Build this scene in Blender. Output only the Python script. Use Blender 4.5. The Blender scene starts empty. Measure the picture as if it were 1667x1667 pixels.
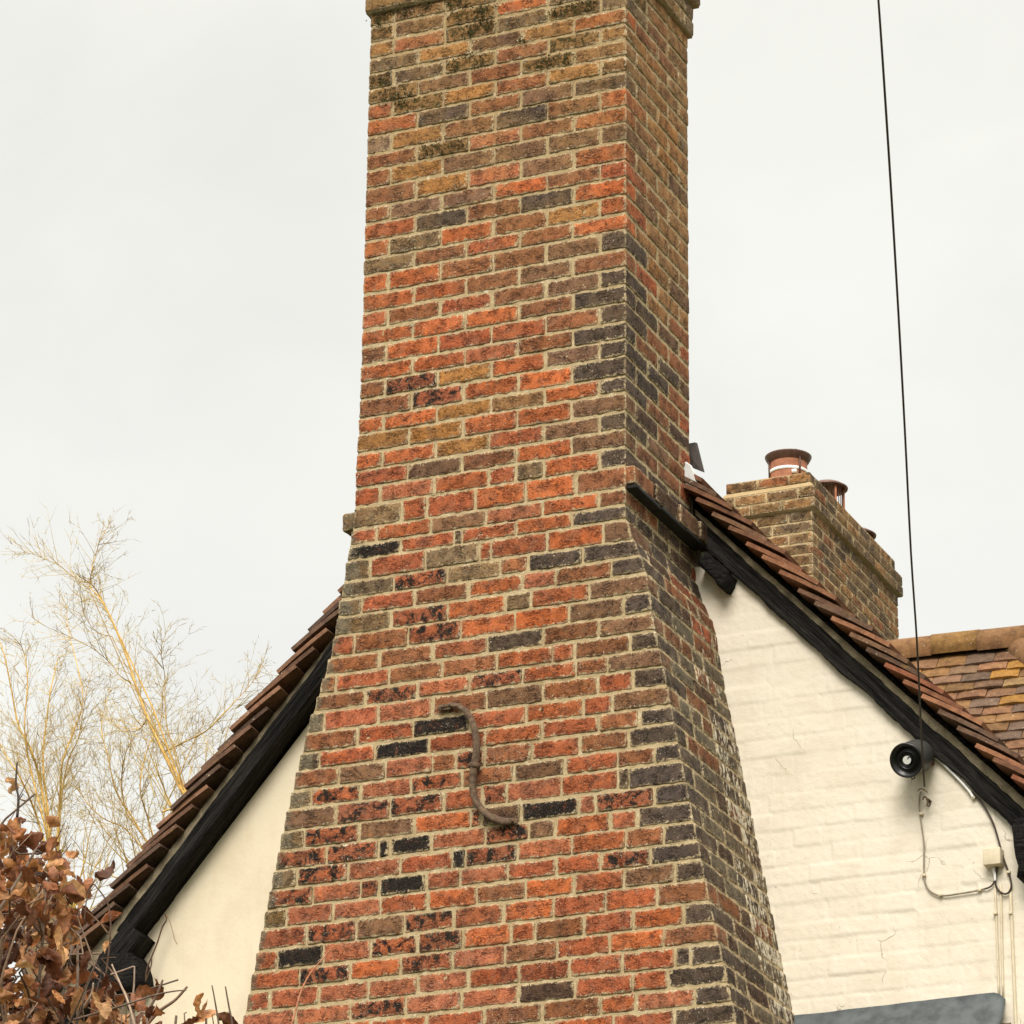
import bpy, math, random
import numpy as np
from mathutils import Vector, Matrix, noise as mn
rnd = random.Random(11)
sc = bpy.context.scene
COL = sc.collection

# ------------------------------------------------------------------ camera, sky, sun, exposure
CAMP = np.array([5.249506559, -12.870812615, -7.737121846]); YAW, PIT, ROL, FPX = -0.4176297493, 0.3826505229, 0.0123363959, 6564.98
def cam_axes():
    cy, sy = math.cos(YAW), math.sin(YAW)
    f = np.array([sy*math.cos(PIT), cy*math.cos(PIT), math.sin(PIT)]); r = np.array([cy, -sy, 0.]); u = np.cross(r, f)
    return math.cos(ROL)*r+math.sin(ROL)*u, -math.sin(ROL)*r+math.cos(ROL)*u, f
CR, CU, CF = cam_axes()
cam = bpy.data.cameras.new('camera'); cam.sensor_width = 36; cam.lens = FPX/1667*36; cam.clip_end = 3000; cam.clip_start = .1
co = bpy.data.objects.new('camera', cam); COL.objects.link(co)
M4 = Matrix.Identity(4)
for i in range(3):
    M4[i][0], M4[i][1], M4[i][2], M4[i][3] = CR[i], CU[i], -CF[i], CAMP[i]
co.matrix_world = M4; sc.camera = co

SUN_EL, SUN_AZ = math.radians(42), math.radians(12)   # azimuth from -y towards +x
w = bpy.data.worlds.new('World'); sc.world = w; w.use_nodes = True
nt = w.node_tree; nt.nodes.clear(); N = nt.nodes.new; L = nt.links.new
out = N('ShaderNodeOutputWorld'); bgs = N('ShaderNodeBackground'); bgc = N('ShaderNodeBackground'); add = N('ShaderNodeAddShader')
sky = N('ShaderNodeTexSky'); sky.sky_type = 'NISHITA'; sky.sun_disc = False; sky.sun_elevation = SUN_EL; sky.sun_rotation = math.pi-SUN_AZ
sky.air_density = 1; sky.dust_density = 3
L(sky.outputs[0], bgs.inputs[0]); bgs.inputs[1].default_value = 0.018
tc = N('ShaderNodeTexCoord'); sep = N('ShaderNodeSeparateXYZ'); L(tc.outputs['Generated'], sep.inputs[0])
mx = N('ShaderNodeMath'); mx.operation = 'MAXIMUM'; mx.inputs[1].default_value = 0; L(sep.outputs[2], mx.inputs[0])
cie = N('ShaderNodeMapRange'); cie.interpolation_type = 'SMOOTHSTEP'   # overcast: pale band low down, brighter overhead
for i_, q_ in enumerate((.46, .95, .44, 1.5)): cie.inputs[i_+1].default_value = q_
L(mx.outputs[0], cie.inputs[0])
n1 = N('ShaderNodeTexNoise'); n1.inputs['Scale'].default_value = 7; n1.inputs['Detail'].default_value = 5; n1.inputs['Roughness'].default_value = .5; n1.inputs['Distortion'].default_value = .4
L(tc.outputs['Generated'], n1.inputs['Vector'])
mr = N('ShaderNodeMapRange'); mr.inputs[1].default_value = .3; mr.inputs[2].default_value = .7; mr.inputs[3].default_value = .87; mr.inputs[4].default_value = 1.06; L(n1.outputs[0], mr.inputs[0])
ml = N('ShaderNodeMath'); ml.operation = 'MULTIPLY'; L(cie.outputs[0], ml.inputs[0]); L(mr.outputs[0], ml.inputs[1])
L(ml.outputs[0], bgc.inputs[1]); bgc.inputs[0].default_value = (1, .97, .86, 1)
L(bgs.outputs[0], add.inputs[0]); L(bgc.outputs[0], add.inputs[1]); L(add.outputs[0], out.inputs[0])

sl = bpy.data.lights.new('sun', 'SUN'); sl.energy = 1.5; sl.angle = math.radians(28); sl.color = (1, .95, .87)
so = bpy.data.objects.new('sun', sl); COL.objects.link(so)
sd = Vector((math.sin(SUN_AZ)*math.cos(SUN_EL), -math.cos(SUN_AZ)*math.cos(SUN_EL), math.sin(SUN_EL)))
so.rotation_euler = sd.to_track_quat('Z', 'Y').to_euler()
vs = sc.view_settings; vs.view_transform = 'Standard'; vs.look = 'None'; vs.exposure = 1.0; vs.gamma = 1

# ------------------------------------------------------------------ helpers
def at(u, v, y):
    """a photograph pixel as a point on the upright plane at depth y"""
    d = CF*FPX+CR*(u-833.5)-CU*(v-833.5)
    return Vector(CAMP+d*((y-CAMP[1])/d[1]))
def lin(r, g, b):
    f = lambda c: (c/255/12.92) if c < 10.3 else ((c/255+.055)/1.055)**2.4
    return (f(r), f(g), f(b))
def nz(p, s=1., o=0.):
    return mn.noise(Vector((p[0]*s+o, p[1]*s+o*.7, p[2]*s-o)))
class MB:
    def __init__(s): s.v = []; s.f = []; s.m = []; s.c = []; s.d = []; s.e = []; s.n = 0
    def add(s, V, F, m=0, c=(.5, .5, .5), d=(0, 0, 0), e=None):
        V = np.asarray(V, float).reshape(-1, 3); k = len(V); o = s.n
        s.v.append(V); s.f.extend([tuple(i+o for i in f) for f in F]); s.m.extend([m]*len(F))
        s.c.append(np.tile(c, (k, 1)) if np.ndim(c) == 1 else np.asarray(c)); s.d.append(np.tile(d, (k, 1)) if np.ndim(d) == 1 else np.asarray(d)); s.e.append(np.zeros(k) if e is None else e); s.n += k
    def box(s, lo, hi, **k):
        x0, y0, z0 = lo; x1, y1, z1 = hi
        s.add([(x0,y0,z0),(x1,y0,z0),(x1,y1,z0),(x0,y1,z0),(x0,y0,z1),(x1,y0,z1),(x1,y1,z1),(x0,y1,z1)],
              [(0,3,2,1),(4,5,6,7),(0,1,5,4),(1,2,6,5),(2,3,7,6),(3,0,4,7)], **k)
    def tube(s, pts, rad, n=6, cap=True, flat=1., **k):
        P = [Vector(p) for p in pts]; m = len(P)
        if not hasattr(rad, '__len__'): rad = [rad]*m
        V = []; T = (P[1]-P[0]).normalized(); a = T.orthogonal().normalized()
        for i, p in enumerate(P):
            t = (P[min(i+1, m-1)]-P[max(i-1, 0)])
            t = t.normalized() if t.length > 1e-9 else T
            a = (a-t*a.dot(t)); a = a.normalized() if a.length > 1e-6 else t.orthogonal().normalized(); b = t.cross(a); T = t
            for j in range(n):
                q = 2*math.pi*j/n; V.append(p+(a*math.cos(q)+b*math.sin(q)*flat)*rad[i])
        F = [(i*n+j, i*n+(j+1) % n, (i+1)*n+(j+1) % n, (i+1)*n+j) for i in range(m-1) for j in range(n)]
        if cap: F += [tuple(range(n))[::-1], tuple(range((m-1)*n, m*n))]
        s.add([tuple(v) for v in V], F, **k)
    def lathe(s, prof, n=32, mat=None, **k):
        V = []; m = len(prof)
        for r, z in prof:
            for j in range(n):
                q = 2*math.pi*j/n; p = Vector((r*math.cos(q), r*math.sin(q), z)); V.append(tuple(mat @ p if mat else p))
        s.add(V, [(i*n+j, i*n+(j+1) % n, (i+1)*n+(j+1) % n, (i+1)*n+j) for i in range(m-1) for j in range(n)], **k)
    def build(s, name, mats, parent=None, smooth=True, mw=None):
        me = bpy.data.meshes.new(name); V = np.concatenate(s.v) if s.v else np.zeros((0, 3))
        me.from_pydata(V.tolist(), [], s.f)
        if not isinstance(mats, (list, tuple)): mats = [mats]
        for m in mats: me.materials.append(m)
        me.polygons.foreach_set('material_index', np.array(s.m, np.int32))
        me.polygons.foreach_set('use_smooth', np.full(len(s.f), smooth))
        for nm, arr in (('Col', s.c), ('Dat', s.d)):
            a = me.color_attributes.new(nm, 'FLOAT_COLOR', 'POINT'); A = np.concatenate(arr); A = np.c_[A, np.ones(len(A))]
            a.data.foreach_set('color', A.astype(np.float32).ravel())
        a = me.attributes.new('Edge', 'FLOAT', 'POINT'); a.data.foreach_set('value', np.concatenate(s.e).astype(np.float32))
        me.update()
        o = bpy.data.objects.new(name, me); COL.objects.link(o)
        if mw is not None: o.matrix_world = mw
        if parent: 
            o.parent = parent
            o.matrix_parent_inverse = Matrix.Translation(parent.location).inverted()
        return o
def tag(o, label=None, cat=None, group=None, kind=None):
    for k, v in (('label', label), ('category', cat), ('group', group), ('kind', kind)):
        if v: o[k] = v
    return o
def thing(name, label, cat, loc, group=None):
    o = bpy.data.objects.new(name, None); o.location = loc; o.empty_display_size = .2; COL.objects.link(o)
    return tag(o, label, cat, group)

# topology cache for rounded boxes
_topo = {}
def topo(nx, ny, nzz, faces):
    key = (nx, ny, nzz, faces)
    if key in _topo: return _topo[key]
    idx = {}; pts = []
    def vid(i, j, k):
        t = (i, j, k)
        if t not in idx: idx[t] = len(pts); pts.append(t)
        return idx[t]
    F = []
    if 'f' in faces: F += [(vid(i,0,k),vid(i+1,0,k),vid(i+1,0,k+1),vid(i,0,k+1)) for i in range(nx) for k in range(nzz)]
    if 'b' in faces: F += [(vid(i,ny,k),vid(i,ny,k+1),vid(i+1,ny,k+1),vid(i+1,ny,k)) for i in range(nx) for k in range(nzz)]
    if 'r' in faces: F += [(vid(nx,j,k),vid(nx,j+1,k),vid(nx,j+1,k+1),vid(nx,j,k+1)) for j in range(ny) for k in range(nzz)]
    if 'l' in faces: F += [(vid(0,j,k),vid(0,j,k+1),vid(0,j+1,k+1),vid(0,j+1,k)) for j in range(ny) for k in range(nzz)]
    if 't' in faces: F += [(vid(i,j,nzz),vid(i+1,j,nzz),vid(i+1,j+1,nzz),vid(i,j+1,nzz)) for i in range(nx) for j in range(ny)]
    if 'o' in faces: F += [(vid(i,j,0),vid(i,j+1,0),vid(i+1,j+1,0),vid(i+1,j,0)) for i in range(nx) for j in range(ny)]
    _topo[key] = (np.array(pts), F); return _topo[key]
def ax(L_, r, step):
    r = min(r, L_*.3); n = max(1, round((L_-2*r)/step))
    return np.concatenate([[0, r*.35], np.linspace(r, L_-r, n+1), [L_-r*.35, L_]])
def rbox(mb, lo, hi, r=.006, step=.016, amp=.0022, hi_amp=.0007, faces='frlto', rot=0., shear=None, **k):
    lo = np.array(lo, float); hi = np.array(hi, float); S = hi-lo
    A = [ax(S[i], r, step) for i in range(3)]
    P, F = topo(len(A[0])-1, len(A[1])-1, len(A[2])-1, faces)
    X = np.stack([A[i][P[:, i]] for i in range(3)], 1); ed = np.sort(np.minimum(X, S-X), 1)[:, 1]; ed = np.clip(1-ed/.022, 0, 1)
    rr = np.minimum(r, S*.3); c = np.clip(X, rr, S-rr); d = X-c; ln = np.linalg.norm(d, axis=1, keepdims=True); 
    X = c+np.where(ln > 1e-9, d/np.maximum(ln, 1e-9), 0)*np.minimum(rr, r)
    if rot:
        cx = S/2; y = X-cx; ca, sa = math.cos(rot), math.sin(rot)
        X = np.stack([cx[0]+y[:, 0]*ca-y[:, 2]*sa, X[:, 1], cx[2]+y[:, 0]*sa+y[:, 2]*ca], 1)
    X = X+lo; nrm = np.where(ln > 1e-9, d/np.maximum(ln, 1e-9), 0); o = rnd.uniform(0, 100)
    if amp:
        D = np.array([(nz(p, 26, o)+.6*nz(p, 70, o))*amp+nz(p, 190, o)*hi_amp for p in X])
        E = np.array([nz(p, 34, o+31)*amp for p in X])
        X = X+nrm*D[:, None]; X[:, 2] += E*.7; 
    if shear:
        fl_, la_, zm = shear; kz = X[:, 2]-zm
        if la_: X[:, 0] += .75*(prof(PR, zm-.02)-prof(PR, zm+.02))/.04*-kz*np.clip((X[:, 0]-hi[0]+.1)/.1, 0, 1)
        if fl_: X[:, 0] += .4*(prof(PL, zm-.02)-prof(PL, zm+.02))/.04*-kz*np.clip((lo[0]+.1-X[:, 0])/.1, 0, 1)
    mb.add(X, F, e=ed, **k); return X

# ------------------------------------------------------------------ materials
def newmat(name):
    m = bpy.data.materials.new(name); m.use_nodes = True; t = m.node_tree; t.nodes.clear()
    return m, t
class NT:
    def __init__(s, t): s.t = t
    def n(s, typ, **k):
        o = s.t.nodes.new('ShaderNode'+typ)
        for a, b in k.items(): setattr(o, a, b)
        return o
    def l(s, a, b): s.t.links.new(a, b)
    def val(s, sock, v):
        if hasattr(v, 'is_linked') or hasattr(v, 'links'): s.l(v, sock)
        else: sock.default_value = v
    def math(s, op, a, b=0., c=0., clamp=False):
        o = s.n('Math', operation=op, use_clamp=clamp); s.val(o.inputs[0], a); s.val(o.inputs[1], b); s.val(o.inputs[2], c); return o.outputs[0]
    def noise(s, vec, scale, detail=4, rough=.55, dist=0., typ=None):
        o = s.n('TexNoise'); o.inputs['Scale'].default_value = scale; o.inputs['Detail'].default_value = detail; o.inputs['Roughness'].default_value = rough; o.inputs['Distortion'].default_value = dist
        if typ: o.noise_type = typ
        s.l(vec, o.inputs['Vector']); return o.outputs[0]
    def ramp(s, v, a, b, lo=0., hi=1.):
        o = s.n('MapRange'); o.interpolation_type = 'SMOOTHSTEP'
        for i, q in enumerate((v, a, b, lo, hi)): s.val(o.inputs[i], q)
        return o.outputs[0]
    def mix(s, f, a, b, mode='MIX'):
        o = s.n('Mix', data_type='RGBA', blend_type=mode); s.val(o.inputs[0], f)
        for i, q in ((6, a), (7, b)):
            if isinstance(q, tuple): o.inputs[i].default_value = (*q[:3], 1)
            else: s.l(q, o.inputs[i])
        return o.outputs[2]
    def scaled(s, vec, sx, sy, sz):
        o = s.n('Mapping'); o.inputs['Scale'].default_value = (sx, sy, sz); s.l(vec, o.inputs[0]); return o.outputs[0]
    def finish(s, col, rough=.85, height=None, dist=.003, strength=1., spec=.2, metal=0., sss=None, trans=0.):
        b = s.n('BsdfPrincipled'); o = s.n('OutputMaterial')
        if isinstance(col, tuple): b.inputs['Base Color'].default_value = (*col[:3], 1)
        else: s.l(col, b.inputs['Base Color'])
        s.val(b.inputs['Roughness'], rough); b.inputs['Specular IOR Level'].default_value = spec; b.inputs['Metallic'].default_value = metal
        if height is not None:
            bp = s.n('Bump'); bp.inputs['Distance'].default_value = dist; bp.inputs['Strength'].default_value = strength; s.l(height, bp.inputs['Height']); s.l(bp.outputs[0], b.inputs['Normal'])
        if trans:
            tr = s.n('BsdfTranslucent'); s.l(col, tr.inputs[0]) if not isinstance(col, tuple) else None
            mx_ = s.n('MixShader'); mx_.inputs[0].default_value = trans; s.l(b.outputs[0], mx_.inputs[1]); s.l(tr.outputs[0], mx_.inputs[2]); s.l(mx_.outputs[0], o.inputs[0])
        else: s.l(b.outputs[0], o.inputs[0])
        return b
def obj_vec(t): return t.n('TexCoord').outputs['Object']
def attr(t, nm):
    a = t.n('Attribute', attribute_name=nm); s = t.n('SeparateXYZ'); t.l(a.outputs['Vector'], s.inputs[0]); return a.outputs['Color'], s.outputs

def brick_material():
    m, tr = newmat('brick'); t = NT(tr); v = obj_vec(t)
    col, _ = attr(t, 'Col'); _, d = attr(t, 'Dat')        # Dat: burn, moss, lichen/grime
    fine = t.noise(v, 140, 6, .7); mid = t.noise(v, 32, 5, .6, .5); big = t.noise(v, 9, 4)
    c = t.mix(t.ramp(t.noise(v, 15, 5, .62, .8), .44, .68), col, t.mix(.42, col, (.15, .095, .07)))
    c = t.mix(t.ramp(mid, .36, .68), c, t.mix(1., c, (.80, .76, .74), 'MULTIPLY'))
    sp = t.n('SeparateXYZ'); t.l(v, sp.inputs[0]); hi = t.ramp(sp.outputs[2], -1.5, .0)
    c = t.mix(t.math('MULTIPLY', t.ramp(t.noise(v, 3.2, 4, .6), .35, .65), t.math('MULTIPLY_ADD', hi, .5, .10)), c, (.34, .195, .075))
    c = t.mix(t.ramp(t.noise(v, 21, 4, .6, 1.), .56, .74), c, t.mix(1., c, (1.35, 1.25, 1.05), 'MULTIPLY'))
    c = t.mix(t.math('MULTIPLY', t.ramp(fine, .42, .62), .6), c, t.mix(1., c, (.55, .49, .46), 'MULTIPLY'))
    c = t.mix(t.ramp(t.noise(v, 105, 3, .6), .60, .67), c, t.mix(1., c, (.30, .26, .25), 'MULTIPLY'))
    # drag folds of hand-thrown clay: short wavy contour lines of a stretched noise
    wn = t.noise(t.scaled(v, 17, 17, 42), 1., 3, .55, 1.1); wn2 = t.noise(t.scaled(v, 30, 30, 64), 1., 2, .5, 1.6)
    cr1 = t.ramp(t.math('ABSOLUTE', t.math('SUBTRACT', wn, .52)), .0, .04, 1, 0); cr2 = t.ramp(t.math('ABSOLUTE', t.math('SUBTRACT', wn2, .5)), .0, .035, 1, 0)
    crease = t.math('MULTIPLY', t.math('MAXIMUM', cr1, t.math('MULTIPLY', cr2, .8)), t.ramp(t.noise(v, 20, 3), .42, .62))
    c = t.mix(t.math('MULTIPLY', crease, .7), c, t.mix(1., c, (.3, .25, .24), 'MULTIPLY'))  # shade in the folds painted into the colour; some creases are dark clay
    c = t.mix(t.math('MULTIPLY', t.ramp(t.noise(t.scaled(v, 5, 5, 1.1), 1., 5, .65, .5), .52, .72), .5), c, t.mix(1., c, (.6, .54, .48), 'MULTIPLY'))
    burn = t.ramp(t.math('ADD', t.noise(v, 22, 8, .74, .5), t.math('MULTIPLY', d[0], .55)), .735, .83)
    c = t.mix(burn, c, t.mix(t.ramp(fine, .45, .7), (.014, .010, .008), (.055, .038, .027)))
    lich = t.ramp(t.math('ADD', t.noise(v, 26, 6, .65), t.math('MULTIPLY', d[2], .62)), .72, .95)
    c = t.mix(t.math('MULTIPLY', lich, .85), c, t.mix(t.ramp(fine, .4, .65), (.105, .085, .055), (.22, .185, .125)))
    moss = t.ramp(t.math('ADD', t.noise(v, 34, 6, .7), t.math('MULTIPLY', d[1], .55)), .76, .86)
    c = t.mix(moss, c, t.mix(t.ramp(fine, .35, .7), (.03, .026, .008), (.12, .10, .022)))
    eg = t.n('Attribute', attribute_name='Edge').outputs['Fac']
    sm = t.ramp(t.math('ADD', t.math('MULTIPLY', eg, .36), t.math('MULTIPLY', t.noise(v, 48, 6, .74, .5), .9)), .69, .78)
    sm = t.math('MULTIPLY', sm, t.ramp(t.noise(v, 7, 3), .38, .6, .25, .95))
    c = t.mix(sm, c, t.mix(t.ramp(fine, .4, .65), (.54, .42, .25), (.36, .27, .155)))
    ws = t.math('MULTIPLY', t.ramp(t.math('ADD', t.noise(v, 130, 3, .6), t.math('MULTIPLY', eg, .16)), .71, .76), t.ramp(t.noise(v, 6, 4, .6), .42, .6))
    c = t.mix(ws, c, (.62, .54, .40))
    pt = t.ramp(t.math('SUBTRACT', t.noise(t.scaled(v, 1, 1, .45), 40, 7, .7, .3), t.math('MULTIPLY', d[1], .5)), .755, .8)
    pt = t.math('MULTIPLY', pt, t.ramp(d[1], -.08, -.02, 1, 0))
    c = t.mix(pt, c, (.62, .55, .42))
    spk = t.math('MULTIPLY', t.ramp(t.noise(v, 170, 2, .5), .66, .71), t.ramp(t.noise(v, 9, 5), .44, .6))
    c = t.mix(spk, c, (.5, .43, .32))
    h = t.math('ADD', t.math('MULTIPLY', fine, .8), t.math('MULTIPLY', mid, .9)); h = t.math('SUBTRACT', h, t.math('MULTIPLY', crease, 1.)); h = t.math('ADD', h, t.math('MULTIPLY', moss, .8))
    t.finish(c, .9, h, .0065, 1., .2); return m
def mortar_material(name='mortar', base=(.56, .44, .26), dark=(.42, .315, .175), white=.7, moss=0.):
    m, tr = newmat(name); t = NT(tr); v = obj_vec(t); _, d = attr(t, 'Dat')
    fine = t.noise(v, 260, 5, .7); mid = t.noise(v, 18, 6, .65, .5)
    c = t.mix(t.ramp(mid, .35, .68), base, dark); sp = t.n('SeparateXYZ'); t.l(v, sp.inputs[0])
    c = t.mix(t.math('MULTIPLY', t.ramp(sp.outputs[2], -1.4, -.2), .75), c, (.40, .285, .145))
    c = t.mix(t.math('MULTIPLY', t.ramp(t.noise(t.scaled(v, 5, 5, 1.1), 1., 5, .65, .5), .52, .72), .5), c, t.mix(1., c, (.6, .54, .48), 'MULTIPLY'))
    c = t.mix(t.math('MULTIPLY', t.ramp(t.noise(v, 46, 6, .7, .8), .56, .66), white), c, (.72, .64, .48))
    c = t.mix(t.math('MULTIPLY', t.ramp(fine, .4, .7), .45), c, t.mix(1., c, (.55, .5, .45), 'MULTIPLY'))
    c = t.mix(t.math('MULTIPLY', t.ramp(t.math('ADD', t.noise(v, 22, 6, .7), t.math('MULTIPLY', d[2], .5)), .72, .95), .8), c, (.13, .105, .065))
    c = t.mix(t.ramp(t.math('ADD', t.noise(v, 30, 6, .7), t.math('MULTIPLY', d[1], .5)), .78, .9), c, (.06, .055, .014))
    t.finish(c, .95, t.math('ADD', fine, t.math('MULTIPLY', t.noise(v, 80, 6, .7), 1.2)), .004, 1., .15); return m
def paint_material(name, base, dirt, brick_dirt=.35, crack=.8, bump=.002):
    m, tr = newmat(name); t = NT(tr); v = obj_vec(t)
    mid = t.noise(v, 6, 6, .65, .3); fine = t.noise(v, 120, 5, .7)
    c = t.mix(t.math('MULTIPLY', t.ramp(mid, .42, .75), brick_dirt), base, dirt)
    vert = t.noise(t.scaled(v, 14, 14, 2.), 1., 5, .6)
    c = t.mix(t.math('MULTIPLY', t.ramp(vert, .52, .75), brick_dirt*.6), c, dirt)
    c = t.mix(t.math('MULTIPLY', t.ramp(t.noise(t.scaled(v, 12, 12, 60), 1., 5, .7), .66, .74), .5*crack), c, t.mix(1., c, (.55, .45, .33), 'MULTIPLY'))
    spot = t.math('MULTIPLY', t.ramp(t.noise(v, 60, 2), .74, .77), crack)
    c = t.mix(t.math('MULTIPLY', spot, .6), c, (.25, .19, .11))
    wv = t.n('VectorMath', operation='ADD'); nn = t.n('TexNoise'); nn.inputs['Scale'].default_value = 9; nn.inputs['Detail'].default_value = 5; t.l(v, nn.inputs['Vector'])
    s2 = t.n('VectorMath', operation='SCALE'); s2.inputs['Scale'].default_value = .12; t.l(nn.outputs['Color'], s2.inputs[0]); t.l(v, wv.inputs[0]); t.l(s2.outputs[0], wv.inputs[1])
    vo = t.n('TexVoronoi', feature='DISTANCE_TO_EDGE'); vo.inputs['Scale'].default_value = 3.6; t.l(wv.outputs[0], vo.inputs['Vector'])
    cr = t.math('MULTIPLY', t.math('MULTIPLY', t.ramp(vo.outputs['Distance'], .0, .007, 1, 0), t.ramp(t.noise(v, 4.5, 3), .56, .64)), crack)
    c = t.mix(t.math('MULTIPLY', cr, .75), c, (.2, .14, .08))
    h = t.math('ADD', t.math('MULTIPLY', fine, .35), t.math('MULTIPLY', t.noise(v, 30, 5, .6), 1.)); h = t.math('SUBTRACT', h, t.math('MULTIPLY', cr, .8))
    t.finish(c, .7, h, bump, 1., .3); return m
def tile_material():
    m, tr = newmat('clay_tile'); t = NT(tr); v = obj_vec(t); col, _ = attr(t, 'Col'); _, d = attr(t, 'Dat')
    fine = t.noise(v, 120, 6, .7); mid = t.noise(v, 22, 5, .6, .4)
    c = t.mix(t.ramp(mid, .35, .7), col, t.mix(1., col, (.6, .58, .6), 'MULTIPLY'))
    c = t.mix(t.math('MULTIPLY', t.ramp(fine, .4, .7), .4), c, t.mix(1., c, (.45, .42, .4), 'MULTIPLY'))
    c = t.mix(t.math('MULTIPLY', t.ramp(t.noise(v, 14, 6, .7), .58, .68), d[2]), c, (.30, .19, .05))
    c = t.mix(t.ramp(t.math('ADD', t.noise(v, 30, 6, .7), t.math('MULTIPLY', d[1], .5)), .76, .86), c, (.06, .05, .014))
    c = t.mix(t.math('MULTIPLY', t.ramp(t.noise(v, 70, 4), .66, .7), .6), c, (.5, .42, .33))
    t.finish(c, .88, t.math('ADD', fine, mid), .003, 1., .2); return m
def wood_material():
    m, tr = newmat('black_timber'); t = NT(tr); v = obj_vec(t)
    g = t.noise(t.scaled(v, 3, 90, 110), 1., 5, .7, .4); g2 = t.noise(t.scaled(v, 9, 260, 320), 1., 3, .6); b_ = t.noise(v, 150, 4, .7)
    c = t.mix(t.ramp(g, .38, .66), (.006, .0055, .0055), (.042, .038, .035))
    c = t.mix(t.math('MULTIPLY', t.ramp(g2, .6, .72), .6), c, (.10, .088, .075))
    c = t.mix(t.math('MULTIPLY', t.ramp(b_, .5, .7), .5), c, (.012, .011, .011))
    t.finish(c, .88, t.math('ADD', g, t.math('MULTIPLY', g2, .8)), .02, 1., .12); return m
def simple(name, col, rough=.6, var=.35, scale=30, bump=.001, metal=0., spec=.4, second=None, trans=0.):
    m, tr = newmat(name); t = NT(tr); v = obj_vec(t); n = t.noise(v, scale, 6, .65)
    c = t.mix(t.ramp(n, .35, .7), col, second or tuple(q*(1-var) for q in col))
    t.finish(c, rough, n, bump, 1., spec, metal, trans=trans); return m
def attr_material(name, rough=.7, trans=0., scale=60, spec=.3):
    m, tr = newmat(name); t = NT(tr); v = obj_vec(t); col, _ = attr(t, 'Col'); n = t.noise(v, scale, 5, .65)
    c = t.mix(t.ramp(n, .35, .7), col, t.mix(1., col, (.6, .55, .5), 'MULTIPLY'))
    t.finish(c, rough, n, .002, 1., spec, trans=trans); return m
BR = brick_material(); MO = mortar_material(); TILE = tile_material(); WOOD = wood_material()
BED = mortar_material('bedding_mortar', (.36, .30, .2), (.22, .18, .12), .25)
CREAM = paint_material('cream_paint', (.70, .64, .535), (.56, .47, .35))
RENDER = paint_material('cream_render', (.70, .615, .465), (.57, .47, .33), .5, .12, .0012)
LEAD = simple('lead', (.095, .11, .114), .6, .4, 14, .002, 0., .4, (.045, .052, .056))
WHITELEAD = simple('pale_flashing', (.62, .63, .62), .6, .15, 30)
SHADE_SOOT = simple('soffit_shade_soot', (.014, .012, .010), .85, .4, 40)  # near-black for the drip soffit strip: shade and soot mixed in its colour
SLATE = simple('slate', (.05, .038, .033), .8, .4, 40)
IRON = simple('rusty_iron', (.07, .045, .032), .85, .5, 50, .004, 0., .25, (.17, .11, .065))
BLACKP = simple('black_plastic', (.007, .007, .007), .32, .2, 60, .0003, 0., .5)
GREYP = simple('horn_casing', (.06, .058, .055), .5, .3, 60, .0005)
WHITEP = simple('white_plastic', (.8, .8, .78), .5, .08)
CREAMP = simple('painted_plastic', (.66, .57, .41), .6, .15, 30)
RUST = simple('rust', (.22, .06, .025), .85, .5, 90, .002)
CABLE = simple('cable_sheath', (.06, .042, .03), .7, .3, 40, 0.)
CABLEG = simple('weathered_cable', (.30, .26, .19), .7, .3, 40)
POT = simple('terracotta', (.38, .15, .08), .8, .35, 24, .002)
STEEL = simple('cowl_steel', (.15, .08, .06), .5, .4, 30, .001, .4)
MOSS = simple('moss', (.075, .06, .012), .95, .6, 60, .01, second=(.03, .026, .008))
GRASS = simple('grass_ground', (.055, .07, .025), .95, .4, 3, .02)

# ------------------------------------------------------------------ ground
GZ = -9.35
g = MB(); n_ = 40
xs = np.sign(np.linspace(-1, 1, n_))*np.abs(np.linspace(-1, 1, n_))**2.5*600
V = [(x, y, GZ+.15*nz((x*.05, y*.05, 0))-.15) for y in xs for x in xs]
g.add(V, [(j*n_+i, j*n_+i+1, (j+1)*n_+i+1, (j+1)*n_+i) for j in range(n_-1) for i in range(n_-1)])
tag(g.build('ground', GRASS), kind='structure')

# ------------------------------------------------------------------ the tall chimney
ZK = [-0.011,-0.081,-0.15,-0.22,-0.29,-0.363,-0.441,-0.513,-0.592,-0.675,-0.748,-0.825,-0.903,-0.972,-1.054,-1.132,-1.207,-1.28,-1.358,-1.43,-1.503,-1.582,-1.65,-1.73,-1.801,-1.874,-1.95,-2.041,-2.106,-2.168,-2.252,-2.322,-2.393,-2.469,-2.55,-2.623,-2.695,-2.764,-2.844,-2.919,-2.989,-3.065,-3.137,-3.22,-3.295,-3.369,-3.444,-3.516,-3.591,-3.672,-3.751,-3.827,-3.903,-3.978,-4.05,-4.124]
def zj(k): return -0.011-.0715*k if k < 0 else (ZK[k] if k < len(ZK) else ZK[-1]-.0745*(k-len(ZK)+1))
PR = [(-2.16, 0), (-2.25, .028), (-2.32, .060), (-2.39, .082), (-2.62, .116), (-2.84, .163), (-3.3, .25), (-3.67, .322), (-4.05, .405), (-5.6, .70), (-9.5, .70)]
PL = [(-1.5, -1.113), (-1.78, -1.121), (-2.0, -1.126), (-2.1, -1.14), (-2.33, -1.175), (-2.53, -1.205), (-2.62, -1.232), (-2.83, -1.296), (-3.16, -1.374), (-3.56, -1.451), (-3.77, -1.492), (-3.93, -1.523), (-5.6, -1.83), (-9.5, -1.83)]
def prof(T, z): return float(np.interp(-z, [-a for a, b in T], [b for a, b in T]))
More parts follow.
